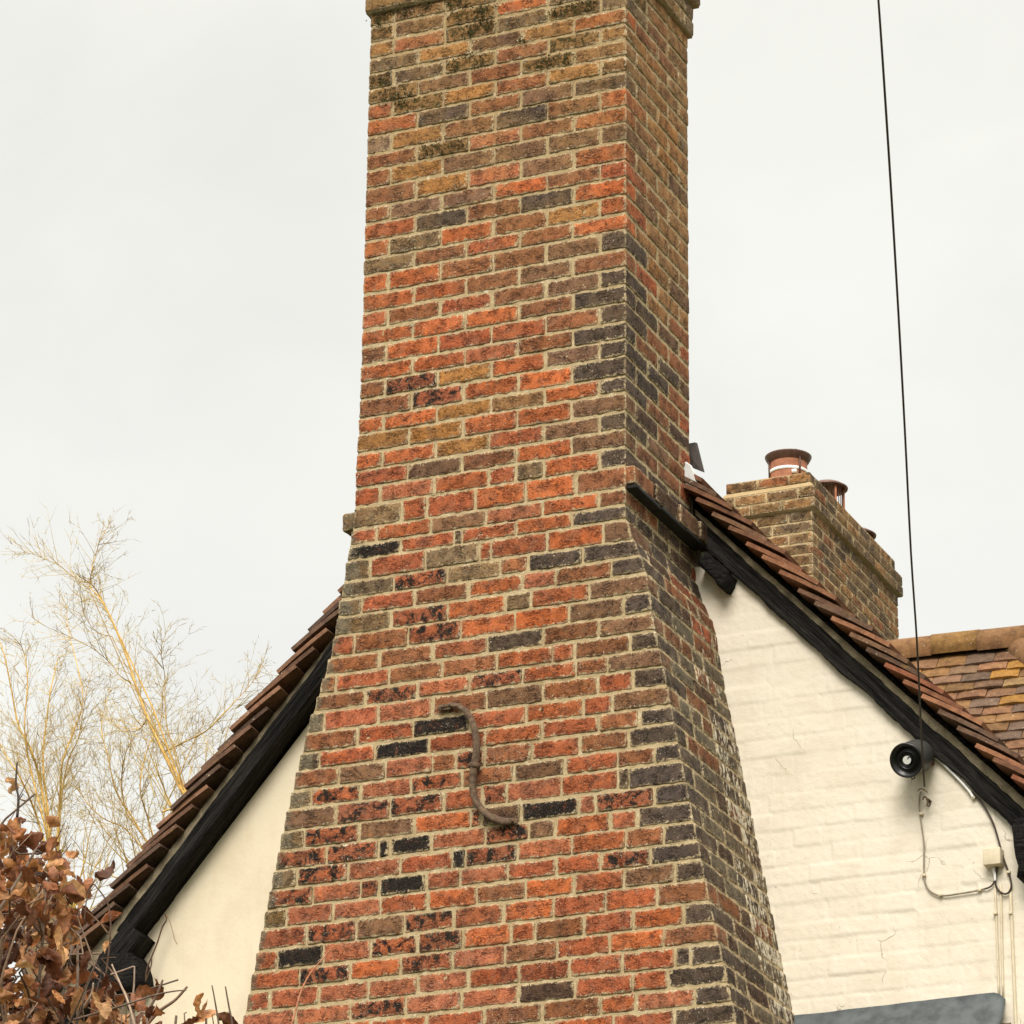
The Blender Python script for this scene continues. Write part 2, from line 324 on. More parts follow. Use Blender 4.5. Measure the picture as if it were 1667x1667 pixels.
BC = dict(o=lin(216,113,52), r=lin(196,100,58), s=lin(202,117,80), b=lin(166,104,66), m=lin(140,107,84), d=lin(86,73,63), g=lin(142,122,90), y=lin(196,139,66), t=lin(184,139,88),
          k=lin(192,104,66), K=lin(122,68,48), M=lin(150,120,66), D=lin(94,69,53), n=lin(104,87,67), w=lin(170,146,120))
ROWS = {-3: 'm M g t', -2: 'M.5 m M b g m.5', -1: 'M.5 m M o g M.5', 0: 'y.5 s M g M g.5', 1: 'g y m y o', 2: 'M.5 d M b M y.5', 3: 'M m b M t', 4: 'r.5 M y b y t.5', 5: 'o d b m d', 6: 'w.5 y b d b o.5',
 7: 'b M s b o', 8: 'b.5 y m m m m.5', 9: 'b y s m o', 10: 'b.5 m m o b r.5', 11: 'r d b d o', 12: 'o.5 g o b y o.5', 13: 'g b r b o', 14: 'o.5 o b b m d.5', 15: 'o o b m b', 16: 'r.5 b r b m d.5',
 17: 'o o o b d', 18: 'b.5 o r r b d.5', 19: 'o o s b d', 20: 'b.5 k y o m d.5', 21: 'b k o o d', 22: 'o.5 o y t o d.5', 23: 'y y o o m', 24: 'o.5 o y r m d.5', 25: 'r m b o m', 26: 'r.5 s o r.5 g.5 o d.5',
 27: 'g r.5 r o o b', 28: 'r.5 o m s o b.5', 29: 'K r n.15 r o d', 30: 'g.5 r g r.2 r o m.5', 31: 'n k g b.5 d d', 32: 'g.45 r b o s.6 b d.6', 33: 'g k o g.45 o m', 34: 'r.45 b k o o m d.5', 35: 'b b s d b m',
 36: 'b.3 r b b o r.4 b d.5', 37: 'b k s k o b.6 m', 38: 'g.3 r s b m b r.6 d.6', 39: 'b r K r o r.5 m', 40: 'n.4 r K r o r b.7 d.6', 41: 'b m s b.5 k.6 b r b d', 42: 'g.45 k s k b m r b.7 d.5', 43: 'm k k r.7 k.45 s r n.2 d',
 44: 'g.45 k m o k.2 D.7 K s.3 k d.6', 45: 'k k K.2 K.8 s k.8 m.5 o s.5 d', 46: 'g.5 k s r K.25 k s o b.7 d.6', 47: 'k s k.4 K s.7 s r r.9 k d', 48: 'M.5 s s r o b o r m d.6', 49: 'r k m k s o r r b',
 50: 'r.5 K s k k.95 o r.5 b r o d.6', 51: 'r k o k s b r o b', 52: 'r.5 r s s s r r r r d.3 d.6', 53: 's s k s s D r r.6 d', 54: 'r.4 s o r r b b o.6 s d.6'}
rowrnd = random.Random(5)
def row_tokens(k, width):
    if k in ROWS and k >= -2: return [(t[0], float(t[1:] or 1)) for t in ROWS[k].split()]
    n = int(width/.225); out_ = []
    if k % 2: out_.append((rowrnd.choice('rgb'), .5))
    out_ += [(rowrnd.choice('rrrsssobkbo'), 1) for _ in range(n-1)]; out_.append(('d', 1 if k % 2 else .55)); return out_
def bcol(ch, warm=0.):
    c = np.array(BC[ch]); j = rowrnd.gauss(0, .12); h = rowrnd.gauss(0, .05); c = c if ch in 'dDnK' else (c*.8+.2*np.array(lin(140,96,62)))*np.array([.93, .86, .74])
    c = c*.9+.1*np.dot(c, (.25, .65, .10))
    return tuple(np.clip(c*(1+j)*np.array([1+h*.4, 1, 1-h]), .004, .9))
def bdat(ch, z, left=False, side=False):
    burn = {'k': .48, 'K': .72, 'D': .12, 'b': .08}.get(ch, rowrnd.choice([0, 0, 0, .1]))
    moss = {'M': .38}.get(ch, 0) + max(0, .10*(1-abs(z)/.8) if z > -.8 else 0)
    lich = {'g': .35, 'n': .3}.get(ch, .0)+(.25 if side else 0)
    if z > -.7: lich += .04
    return (burn, moss, lich)
def sdat(ch, z, k, y1, sgn):
    b_, m_, l_ = bdat(ch, z)
    if k > 28: l_ += rowrnd.uniform(.2, .42)
    if k > 32 and sgn > 0: m_ = -(.52 if y1 > .6 else .26 if y1 > .4 else .10)*(.75 if k < 38 else 1)*rowrnd.uniform(.7, 1.15)*(1 if k > 37 or y1 > .6 else .7)
    return (b_, m_, l_)
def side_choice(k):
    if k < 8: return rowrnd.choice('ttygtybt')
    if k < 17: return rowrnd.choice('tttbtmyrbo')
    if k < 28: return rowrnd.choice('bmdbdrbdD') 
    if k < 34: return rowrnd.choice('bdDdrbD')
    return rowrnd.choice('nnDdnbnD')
def fillet_core(mb, z0, z1, ydep, step=.013, moss=0., back=True, inset=.0042):
    """mortar body behind the brick faces"""
    nzr = max(2, int((z1-z0)/step)); zs = np.linspace(z0, z1, nzr); nxr = 90
    V = []; D = []
    for z in zs:
        a, b = prof(PL, z)+inset, prof(PR, z)-inset
        for i in range(nxr):
            x = a+(b-a)*i/(nxr-1); V.append((x, inset+.0026*nz((x, 0, z), 60)+.0018*nz((x, 3, z), 150), z)); D.append((0, .3 if z > -.5 else 0, .35 if (i < 3 or i > nxr-8) and z < -2.2 else .0))
    mb.add(V, [(j*nxr+i, j*nxr+i+1, (j+1)*nxr+i+1, (j+1)*nxr+i) for j in range(nzr-1) for i in range(nxr-1)], m=1, d=np.array(D))
    for T, sgn, in ((PR, 1), (PL, -1)):
        ny = 44; V = []; D = []
        for z in zs:
            x0 = prof(T, z)-sgn*inset
            for j in range(ny):
                y = inset+(ydep-inset)*j/(ny-1); V.append((x0+sgn*(.0026*nz((x0, y, z), 60)+.0015*nz((7, y, z), 150)), y, z)); D.append((0, 0, .1 if z > -2.1 else .62))
        F = [(j*ny+i, j*ny+i+1, (j+1)*ny+i+1, (j+1)*ny+i) for j in range(nzr-1) for i in range(ny-1)]
        mb.add(V, F if sgn > 0 else [f[::-1] for f in F], m=1, d=np.array(D))
    a0, b0, a1, b1 = prof(PL, z0)+inset, prof(PR, z0)-inset, prof(PL, z1)+inset, prof(PR, z1)-inset
    mb.add([(a0,inset,z0),(b0,inset,z0),(b0,ydep,z0),(a0,ydep,z0),(a1,inset,z1),(b1,inset,z1),(b1,ydep,z1),(a1,ydep,z1)], [(2,3,7,6),(4,5,6,7),(0,3,2,1)], m=1)
def brick_row(mb, k, depth, fine=True, proj=0., joint=.0095):
    z0, z1 = zj(k)+joint/2, zj(k-1)-joint/2; zm = (z0+z1)/2
    xl, xr = prof(PL, zm)-proj*0, prof(PR, zm)
    tok = row_tokens(k, xr-xl); tot = sum(b for a, b in tok); u = (xr-xl+joint)/tot; x = xl
    st = .0145 if fine else .08; am = .0030 if fine else 0
    for i, (ch, fr) in enumerate(tok):
        wd = fr*u-joint; first, last = i == 0, i == len(tok)-1
        jx = 0 if first else rowrnd.uniform(-.003, .003); x1 = x+wd+(0 if last else rowrnd.uniform(-.003, .003))
        y0 = rowrnd.uniform(-.0025, .0015); ret = (.1025 if fr > .8 else .215)
        yd = ret if (first or last) else .03
        lo = (x+jx, y0, z0+rowrnd.uniform(-.0022, .0022)); hi = (x1, yd, z1+rowrnd.uniform(-.0022, .0022))
        dat = np.array(bdat(ch, zm)); c = bcol(ch)
        kw = dict(r=.006 if fine else .004, step=st, amp=am, hi_amp=.0014 if fine else 0, rot=rowrnd.uniform(-.008, .008))
        n0 = mb.n
        X = rbox(mb, lo, hi, c=c, d=tuple(dat), shear=(first, last, zm) if k >= 28 and fine else None, **kw)
        if fine and (first or last) and k >= 28:           # the raked arrises are weathered and lichened
            D = np.tile(dat, (len(X), 1)); e = np.clip(1-np.abs(X[:, 0]-(xl if first else xr))/.075, 0, 1)
            D[:, 2] += e*(.75 if first else .4); mb.d[-1] = D
        x += fr*u
    # returns on both flanks
    for sgn, xf, frac in ((1, xr, tok[-1][1]), (-1, xl, tok[0][1])):
        y = (.1025 if frac > .8 else .215)+joint
        while y < depth-.02:
            y1 = min(y+(.215 if k < 28 else rowrnd.choice([.215, .215, .16, .1025])), depth)
            if depth-y1 < .06: y1 = depth
            ch = side_choice(k) if sgn > 0 else rowrnd.choice('gbrnt'); a = rowrnd.uniform(-.002, .002)
            lo, hi = ((xf-.03, y, z0), (xf+a, y1, z1)) if sgn > 0 else ((xf-a, y, z0), (xf+.03, y1, z1))
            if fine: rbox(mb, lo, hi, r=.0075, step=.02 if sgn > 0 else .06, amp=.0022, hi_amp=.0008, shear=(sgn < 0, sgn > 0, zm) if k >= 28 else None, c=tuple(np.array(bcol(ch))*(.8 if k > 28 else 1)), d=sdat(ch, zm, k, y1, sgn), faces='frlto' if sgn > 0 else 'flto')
            else: mb.box(lo, hi, c=bcol(ch), d=bdat(ch, zm))
            y = y1+joint
chim = thing('brick_chimney', 'tall red and dark brick chimney stack with sloping shoulders rising up the cream gable end', 'chimney', (-.55, .36, GZ))
shaft = MB(); breast = MB(); DEP_T, DEP_B = .665, .728
fillet_core(shaft, zj(26), .2, DEP_T)
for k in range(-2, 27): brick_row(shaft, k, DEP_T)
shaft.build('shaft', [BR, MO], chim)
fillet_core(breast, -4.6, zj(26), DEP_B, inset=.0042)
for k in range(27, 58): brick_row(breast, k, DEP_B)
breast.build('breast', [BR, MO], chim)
base = MB(); 
for k in range(58, 124): brick_row(base, k, DEP_B, fine=False)
fillet_core(base, GZ-.1, -4.6, DEP_B, step=.1); base.build('chimney_base', [BR, MO], chim)
# drip course: bricks oversailing on both flanks
dr = MB(); z0, z1 = zj(27)+.004, zj(26)-.002
y = .004
for i, y1 in enumerate((.205, .43, .62, .745)):
    ch = 'bDmD'[i]; rbox(dr, (-.06, y, z0+.012+rnd.uniform(-.003, .003)), (.036+.008*i, y1-.008, z1), r=.007, step=.016, amp=.003, c=bcol(ch), d=(.05, .05, .25)); y = y1
dr.build('drip_course', [BR, MO], chim)
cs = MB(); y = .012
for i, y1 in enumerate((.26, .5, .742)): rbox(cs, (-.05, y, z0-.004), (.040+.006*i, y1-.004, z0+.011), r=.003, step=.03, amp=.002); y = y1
cs.build('soffit_shade_strip', SHADE_SOOT, chim)  # added strip that blackens the drip soffit, painted shade together with soot
dr = MB()
y = .004
for i, y1 in enumerate((.105, .33, .55, .745)):
    rbox(dr, (-1.178, y, z0-.002), (-1.06, y1-.008, z1-.012), r=.013, step=.018, amp=.003, c=bcol('g'), d=(.05, .05, .5)); y = y1
dr.build('drip_course', [BR, MO], chim)
# oversailing cap
cp = MB(); z = .197
for q, pj in enumerate((.020, .020, .042, .042)):
    x0, x1_, y0_, y1_ = -1.113-pj, pj, -pj, .665+pj
    n = 5; off = .5*(q % 2); W_ = (x1_-x0+.01)/n
    xs_ = [x0+W_*i for i in range(n)] if not off else [x0]+[x0+W_*(i+.5) for i in range(n)]
    for i, xx in enumerate(xs_):
        xe = (xs_[i+1] if i+1 < len(xs_) else x1_+.01)-.01
        ch = rowrnd.choice('gnMdn'); rbox(cp, (xx, y0_, z), (xe, y0_+.1, z+.062), r=.01, step=.02, amp=.004, c=bcol(ch), d=(.1, .32, .35))
        rbox(cp, (xx, y1_-.1, z), (xe, y1_, z+.062), r=.01, step=.05, amp=.003, c=bcol(ch), d=(.1, .3, .35), faces='frltbo')
    for xa, xb in ((x1_-.1, x1_), (x0, x0+.1)):
        y = y0_+.11
        while y < y1_-.13:
            ye = min(y+.215, y1_-.11); ch = rowrnd.choice('tgyMn'); rbox(cp, (xa, y, z), (xb, ye, z+.062), r=.01, step=.02, amp=.004, c=bcol(ch), d=(.15, .3, .4)); y = ye+.01
    cp.box((x0+.006, y0_+.006, z-.006), (x1_-.006, y1_-.006, z+.068), m=1, d=(0, .3, .4)); z += .073
# flaunching and two clay pots above (out of frame)
cp.add([(-1.1,.03,z),(-.03,.03,z),(-.03,.64,z),(-1.1,.64,z),(-.95,.15,z+.09),(-.18,.15,z+.09),(-.18,.5,z+.09),(-.95,.5,z+.09)], [(0,1,5,4),(1,2,6,5),(2,3,7,6),(3,0,4,7),(4,5,6,7)], m=1)
cp.build('cap', [BR, MO], chim)
for x_ in (-.82, -.3):
    pm = MB(); pm.lathe([(.11, 0), (.12, .05), (.1, .1), (.095, .38), (.115, .40), (.115, .44), (.085, .44), (.08, .1)], 28, Matrix.Translation((x_, .33, z+.06))); pm.build('chimney_pot', POT, chim)
# moss cushions under the cap
ms = MB()
def moss_tuft(p, r, n=60, nrm=(0, -1, 0)):
    for _ in range(n):
        a = Vector((rnd.gauss(0, 1), rnd.gauss(0, .45), rnd.gauss(0, .55)))*r*.6; q = Vector(p)+a; e = rnd.uniform(.004, .010)
        if q.y > -.001: q.y = -.001-abs(rnd.gauss(0, .004))
        d1 = Vector((rnd.uniform(-1, 1), rnd.uniform(-1.2, -.2), rnd.uniform(-.6, 1))).normalized(); s_ = d1.orthogonal().normalized()*e*.5; t_ = d1.cross(s_)
        ms.add([tuple(q+s_), tuple(q-s_*.5+t_*.9), tuple(q-s_*.5-t_*.9), tuple(q+d1*e)], [(0,1,3),(1,2,3),(2,0,3)])
for u, v, r in [(622,22,.05),(650,14,.05),(662,20,.03),(620,40,.03),(695,10,.05),(740,8,.06),(785,35,.045),(770,52,.045),(800,42,.03),(790,14,.06),(930,14,.06),(905,20,.03),(960,10,.05),(620,128,.03),(632,160,.045),(660,165,.03),(700,245,.05),(735,240,.05),(765,92,.04),(780,105,.04),(740,112,.03),(895,100,.04),(920,98,.04),(880,108,.03),(650,155,.025),(850,65,.02)]:
    moss_tuft(at(u, v, -.002), r, int(900*r))
tag(ms.build('moss', MOSS, chim), kind='stuff')
# mortar fillet between the back of the stack and the roof verge
fl = MB(); a_ = at(1117, 800, .668); 
pl = [(-.02, .668, -1.62), (.004, .668, -1.80), (.012, .668, -1.95), (.03, .70, -2.06), (.06, .73, -2.12), (-.1, .74, -2.12), (-.1, .74, -1.55)]
V = [p for p in pl]+[(p[0]-.02, p[1]+.08, p[2]) for p in pl]; n = len(pl)
fl.add(V, [tuple(range(n)), ]+[(i, (i+1) % n, n+(i+1) % n, n+i) for i in range(n)]); fl.build('mortar_fillet', BED, chim)

# ------------------------------------------------------------------ wrought-iron wall anchor
an = thing('wall_anchor', 'rusty wrought iron S shaped tie bar fixed flat on the chimney brickwork', 'wall anchor', at(772, 1247, 0))
ap = [(722,1151),(734,1147),(746,1149),(757,1156),(766,1168),(772,1183),(775,1200),(776,1218),(775,1232),(772,1246),(770,1262),(769,1278),(771,1294),(777,1308),(786,1320),(797,1329),(810,1335),(822,1338),(834,1337)]
b = MB(); b.tube([at(u, v, -.028+.014*math.cos(i/18*2*math.pi)*(1 if i in (0, 1, 17, 18) else .3)) for i, (u, v) in enumerate(ap)], [.0105,.0115,.0122,.0128,.0132,.0136,.014,.014,.0145,.015,.0145,.014,.014,.0145,.015,.0165,.018,.0195,.015], 10, flat=.7); b.build('bar', IRON, an)
for u, v, du in ((724, 1151, -1), (832, 1337, 1)):
    b = MB(); p_ = at(u, v, -.016); rbox(b, (p_.x-.026, -.020, p_.z-.012), (p_.x+.026, -.010, p_.z+.010), r=.005, step=.012, amp=.003); b.tube([p_+Vector((du*.008, -.010, 0)), p_+Vector((du*.008, .03, 0))], .006, 8); b.build('flat_end', IRON, an)
b = MB(); c0 = at(772, 1247, -.026); b.tube([c0+Vector((0, 0, .012)), c0+Vector((0, 0, .006)), c0-Vector((0, 0, .006)), c0-Vector((0, 0, .012))], [.017, .022, .022, .017], 12); b.tube([c0+Vector((0, .04, 0)), c0-Vector((0, .02, 0))], .009, 8); b.build('collar', IRON, an)

# ------------------------------------------------------------------ cottage
WY = .72
cot = thing('cottage', 'cream cottage gable end with black barge boards and overhanging clay tile verges', 'cottage', (-.6, 3.5, GZ))
AX, AZ = -.628, -1.176; SR, SL = 1.04, 1.152
def roofz(x): return AZ-(x-AX)*SR if x > AX else AZ+(x-AX)*SL
XL, XR = -3.05, 1.62
YB = 6.6
# rendered left wall and painted right wall
def wall_poly(x0, x1, y, drop): 
    xs_ = sorted(set([x0, x1]+([AX] if x0 < AX < x1 else []))); return xs_, [roofz(x)-drop for x in xs_]
lw = MB(); nx_, nzr = 60, 60; V = []
xa, xb = XL+.1, -1.0
for j in range(nzr):
    for i in range(nx_):
        x = xa+(xb-xa)*i/(nx_-1); top = roofz(x)-.17; s_ = (j/(nzr-1)); z = top-4.5*s_**1.6
        V.append((x, WY+.002*nz((x, 0, z), 5), z))
lw.add(V, [(j*nx_+i, (j+1)*nx_+i, (j+1)*nx_+i+1, j*nx_+i+1) for j in range(nzr-1) for i in range(nx_-1)])
lw.box((xa, WY+.004, GZ), (xb, WY+.25, roofz(xa)-.3)); lw.build('rendered_wall', RENDER, cot)
rw = MB(); xa, xb = -.30, XR-.02; pr = random.Random(3); nx_, nzr = 340, 560
z = -1.0; prow = []
while z > -5.4:
    h = .0735+pr.uniform(-.003, .003); x = -.6+(.11 if len(prow) % 2 else 0)+pr.uniform(-.03, .03); br = []
    while x < 1.7:
        wd = pr.choice([.215, .215, .225, .2, .105])+.01; br.append((x, x+wd, pr.gauss(0, .0009), pr.gauss(.010, .014), pr.gauss(0, .006), pr.uniform(.45, 1))); x += wd
    prow.append((z, z-h, br)); z -= h
def paint_h(x, z):
    zz = z+.006*nz((x, 0, 1.), 2.2)+.0025*nz((x, 0, z), 12); xx = x+.004*nz((x, 2, z), 11)
    for za, zb, br in prow:
        if zb <= zz <= za:
            for x0, x1, off, tl, tx, vs_ in br:
                if x0 <= xx < x1:
                    e1 = min(za-zz, zz-zb); e2 = min(xx-x0, x1-xx); s1 = min(1, e1/.0075); s2 = min(1, e2/.008)
                    s1 = s1*s1*(3-2*s1); s2 = s2*s2*(3-2*s2); fade = .5+.5*nz((x, 5, z), 2.5)
                    return .0021*s1*(.45+.55*fade)*(1-.9*vs_*(1-s2)) + (off+tl*(zz-(za+zb)/2)*-1+tx*(xx-(x0+x1)/2))*min(1, e1/.006)
    return 0.
V = []
for j in range(nzr):
    for i in range(nx_):
        x = xa+(xb-xa)*i/(nx_-1); z = roofz(x)-.10-3.0*(j/(nzr-1)); f_ = 1 if x < 1.2 else max(0, 1-(x-1.2)/.06)
        V.append((x, WY+.004-f_*paint_h(x, z)+.0008*nz((x, 0, z), 45)+.0018*nz((x, 0, z), 6), z))
rw.add(V, [(j*nx_+i, (j+1)*nx_+i, (j+1)*nx_+i+1, j*nx_+i+1) for j in range(nzr-1) for i in range(nx_-1)])
rw.box((xa, WY+.012, GZ), (xb, WY+.25, -4.2)); rw.build('painted_brick_wall', CREAM, cot)
sw = MB(); sw.box((XL+.1, WY+.26, GZ), (XL+.35, YB, roofz(XL+.1)-.2)); sw.build('side_wall', RENDER, cot); sw = MB(); sw.box((XR-.27, WY+.26, GZ), (XR-.02, YB, roofz(XR)-.2)); sw.build('side_wall', RENDER, cot)

def tile_slope(mb, p0, e, nrm, ylen, courses, gauge=.0985, tw=.165, tl=.265, th=.0165, tilt=math.radians(14.), ydir=1, jitter=1., start=0, pal=None, lich=.0, camber=.004, vlen=None, ncut=None):
    """plain clay tiles: e runs down the slope, courses along +y (or the vector ydir)"""
    Yd = Vector(ydir) if not isinstance(ydir, (int, float)) else Vector((0, 1, 0))
    for c in range(start, courses):
        y = 0.; first = True
        if c % 2: seq0 = tw*1.5
        else: seq0 = tw
        while y < ylen:
            wd = seq0 if first else tw; fst = first; first = False
            t_ = tilt+rnd.gauss(0, .012)*jitter; ed = e*math.cos(t_)+nrm*math.sin(t_); nd = nrm*math.cos(t_)-e*math.sin(t_)
            o = p0+e*(c*gauge+rnd.gauss(0, .003)*jitter)+Yd*(y+(rnd.gauss(0, .006)*jitter if fst else 0))+nrm*(rnd.gauss(0, .0018)*jitter)
            col = np.array(rnd.choice(pal))*(1+rnd.gauss(0, .12)); sk = rnd.gauss(0, .006)*jitter
            V = []; ns = 4 if fst else 2; nl = 4 if fst else 2
            y_end = min(y+wd-.003, ylen)
            for q in range(nl):
                for r_ in range(ns):
                    a = q/(nl-1); b_ = r_/(ns-1); cam_ = camber*math.sin(a*math.pi)
                    base_ = o+ed*(a*tl)+Yd*((y_end-y)*b_)+ed*sk*b_+nd*cam_
                    V += [tuple(base_), tuple(base_+nd*th)]
            F = []
            ix = lambda q, r_, s_: (q*ns+r_)*2+s_
            for q in range(nl-1):
                for r_ in range(ns-1):
                    F.append((ix(q,r_,1), ix(q+1,r_,1), ix(q+1,r_+1,1), ix(q,r_+1,1))); F.append((ix(q,r_,0), ix(q,r_+1,0), ix(q+1,r_+1,0), ix(q+1,r_,0)))
                F.append((ix(q,0,0), ix(q+1,0,0), ix(q+1,0,1), ix(q,0,1))); F.append((ix(q,ns-1,1), ix(q+1,ns-1,1), ix(q+1,ns-1,0), ix(q,ns-1,0)))
            for r_ in range(ns-1):
                F.append((ix(0,r_,0), ix(0,r_,1), ix(0,r_+1,1), ix(0,r_+1,0))); F.append((ix(nl-1,r_,1), ix(nl-1,r_,0), ix(nl-1,r_+1,0), ix(nl-1,r_+1,1)))
            mb.add(V, F, c=tuple(col), d=(0, .05, lich)); y += wd
PALV = [lin(144,98,72), lin(130,92,70), lin(120,90,72), lin(154,108,80), lin(110,86,70), lin(142,90,66), lin(132,100,76)]
PALL = [lin(122,92,74), lin(108,84,70), lin(140,104,82), lin(98,78,66), lin(128,94,72)]
for nm, sgn, S_, px, pz, pal in (('roof_slope', 1, SR, .179, -2.015, PALV), ('roof_slope', -1, SL, -1.522, -2.188, PALL)):
    a = math.atan(S_); e = Vector((sgn*math.cos(a), 0, -math.sin(a))); nrm = Vector((sgn*math.sin(a), 0, math.cos(a)))
    p = Vector((px, .60, pz)); up_n = int(((px-AX)*sgn/math.cos(a))/.0985); p0 = p-e*(.0985*up_n)
    r_ = MB(); tile_slope(r_, p0, e, nrm, YB-.6, 34 if sgn > 0 else 40, pal=pal, lich=.35, ydir=Vector((0, 1, -.035)).normalized())
    ro = r_.build(nm, TILE, cot, smooth=False)
    ro['label'] = 'orange red clay tile slope right of the stack' if sgn > 0 else 'brown clay tile slope left of the stack'
    # boarding under the tiles, and the mortar undercloak that shows at the verge
    n = 34 if sgn > 0 else 40; bd = MB(); q0 = p0-nrm*.004; q1 = p0+e*(.0985*n)-nrm*.004
    V = []
    for y_ in (WY+.01, YB-.02):
        for q in (q0, q1):
            zz = q.z-.035*(y_-.6); V += [(q.x, y_, zz), (q.x-nrm.x*.06, y_, zz-nrm.z*.06)]
    F = [(0,2,6,4),(1,5,7,3),(0,1,3,2),(4,6,7,5),(0,4,5,1),(2,3,7,6)]
    bd.add(V, F); bd.build('roof_board', WOOD, cot, smooth=False)
    uc = MB(); m = 220; Lh = .0985*n; V = []
    th_ = .075 if sgn > 0 else .085
    for i in range(m):
        q = p0+e*(Lh*i/(m-1))
        tp_, yf = (-.3, .692) if sgn > 0 else (-.03, .664)
        for (yy, dn) in ((WY, tp_), (yf, tp_), (yf+.003, -.6), (yf+.006, -1.), (WY, -1.)):
            h_ = dn*th_*(1+.10*nz((i*.45, yy*40, sgn), 1.)); pt = Vector((q.x, yy+.006*nz((i*.25, dn*3, sgn)), q.z))+nrm*(h_+.0005); V.append(tuple(pt))
    F = [(i*5+j, (i+1)*5+j, (i+1)*5+(j+1) % 5, i*5+(j+1) % 5) for i in range(m-1) for j in range(5)]
    uc.add(V, F if sgn > 0 else [f[::-1] for f in F]); uc.build('undercloak', BED, cot)
# ridge
rg = MB(); y = .6
while y < YB:
    V = []; 
    for yy in (y, y+.3):
        for ri, rr in ((0, .13), (1, .115)):
            for j in range(9):
                q = math.radians(-15+j*210/8); V.append((AX+rr*math.cos(q), yy, AZ-.01-.035*(yy-.6)+rr*math.sin(q)))
    F = [(j, j+1, 18+j+1, 18+j) for j in range(8)]+[(9+j, 27+j, 27+j+1, 9+j+1) for j in range(8)]+[(j, 9+j, 9+j+1, j+1) for j in range(8)]+[(18+j, 18+j+1, 27+j+1, 27+j) for j in range(8)]
    rg.add(V, F, c=lin(140,84,58)); y += .305
rg.build('ridge_tile_row', TILE, cot)
# barge boards
def board(name, A, B, h, y0, y1, seed, parent=cot, wob=.006, n=160, mat=WOOD, taper=None):
    """timber whose top front edge runs from A to B; local x along it"""
    A, B = Vector(A), Vector(B); d = (B-A); Ln = d.length; d.normalize(); dn = Vector((d.z, 0, -d.x)) ; dn = dn if dn.z < 0 else -dn
    X = d; Yv = Vector((0, 1, 0)); Z = X.cross(Yv); 
    sgn = 1 if Z.dot(dn) > 0 else -1; m = MB(); V = []; nr = 18; ring = []
    for i in range(n):
        s_ = Ln*i/(n-1); hh = h if not taper else h*taper(i/(n-1))
        t0 = wob*nz((s_, 0, seed), 7)+wob*.5*nz((s_, 2, seed), 30); b0 = wob*1.4*nz((s_, 5, seed), 6)+wob*.6*nz((s_, 7, seed), 34)
        pts = []
        for q in range(nr):
            f = q/(nr-1); pts.append((y0+.004*nz((s_*3, f*6, seed), 1)+.0045*nz((s_*5, f*hh*170, seed+4), 1), t0+(hh+b0-t0)*f))
        pts = [(y1, t0)]+[(y0+.006, t0+.001)]+pts[1:-1]+[(y0+.006, hh+b0-.001), (y1, hh+b0)]
        for (yy, zz) in pts: V.append((s_, yy, sgn*zz))
    c = len(pts); F = [(i*c+j, (i+1)*c+j, (i+1)*c+(j+1) % c, i*c+(j+1) % c) for i in range(n-1) for j in range(c)]+[tuple(range(c)), tuple(range((n-1)*c, n*c))[::-1]]
    if sgn < 0: F = [f[::-1] for f in F]
    m.add(V, F); mw = Matrix(((X.x, Yv.x, Z.x, A.x), (X.y, Yv.y, Z.y, 0), (X.z, Yv.z, Z.z, A.z), (0, 0, 0, 1)))
    me = m.build(name, mat, None); me.matrix_world = mw; me.parent = parent; me.matrix_parent_inverse = Matrix.Translation(parent.location).inverted()
    # recalc outward
    import bmesh
    bm = bmesh.new(); bm.from_mesh(me.data); bmesh.ops.recalc_face_normals(bm, faces=bm.faces); bm.to_mesh(me.data); bm.free()
    return me
rb0, rb1 = Vector((.0, .66, -2.402+1.055*.49)), Vector((1.42, .66, -2.402-1.055*(1.42-.49)))
board('barge_board', rb0, rb1, .074, .688, WY+.002, 1., wob=.008)
lb0, lb1 = Vector((-1.20, .62, -2.599+1.185*.615)), Vector((-2.43, .62, -2.599+1.185*(-2.43+1.815)))
board('barge_board', lb0, lb1, .067, .615, WY+.002, 5., wob=.007)
lc0, lc1 = Vector((-2.38, .62, -2.599+1.185*(-2.38+1.815)-.03)), Vector((-2.95, .62, -2.599+1.185*(-2.95+1.815)))
board('barge_board', lc0, lc1, .10, .60, WY+.002, 9., wob=.008)
def stub(name, quad, y0, y1, seed, amp=.012):
    """rough timber end: outline in the gable plane, given depth"""
    m = MB(); P = [at(u, v, (y0+y1)/2) for u, v in quad]; n = 7; V = []; F = []
    for s_ in range(2):
        for j in range(n):
            for i in range(n):
                a, b_ = i/(n-1), j/(n-1); p = (P[0]*(1-a)+P[1]*a)*(1-b_)+(P[3]*(1-a)+P[2]*a)*b_
                edge = (i in (0, n-1)) or (j in (0, n-1))
                yy = (y0+(.012 if edge else 0)) if s_ == 0 else y1
                V.append((p.x+amp*nz((i*.9, j*.9, seed+s_*.1)), yy+amp*.8*nz((i*1.3, j*1.3, seed+7)), p.z+amp*nz((i*.9, j*.9, seed+3))))
    o = n*n
    F = [(j*n+i, j*n+i+1, (j+1)*n+i+1, (j+1)*n+i) for j in range(n-1) for i in range(n-1)]; F = [f[::-1] for f in F]
    for i in range(n-1):
        F += [(i, i+1, o+i+1, o+i), ((n-1)*n+i+1, (n-1)*n+i, o+(n-1)*n+i, o+(n-1)*n+i+1), ((i+1)*n, i*n, o+i*n, o+(i+1)*n), (i*n+n-1, (i+1)*n+n-1, o+(i+1)*n+n-1, o+i*n+n-1)]
    m.add(V, F); ob = m.build(name, WOOD, cot)
    import bmesh
    bm = bmesh.new(); bm.from_mesh(ob.data); bmesh.ops.recalc_face_normals(bm, faces=bm.faces); bm.to_mesh(ob.data); bm.free()
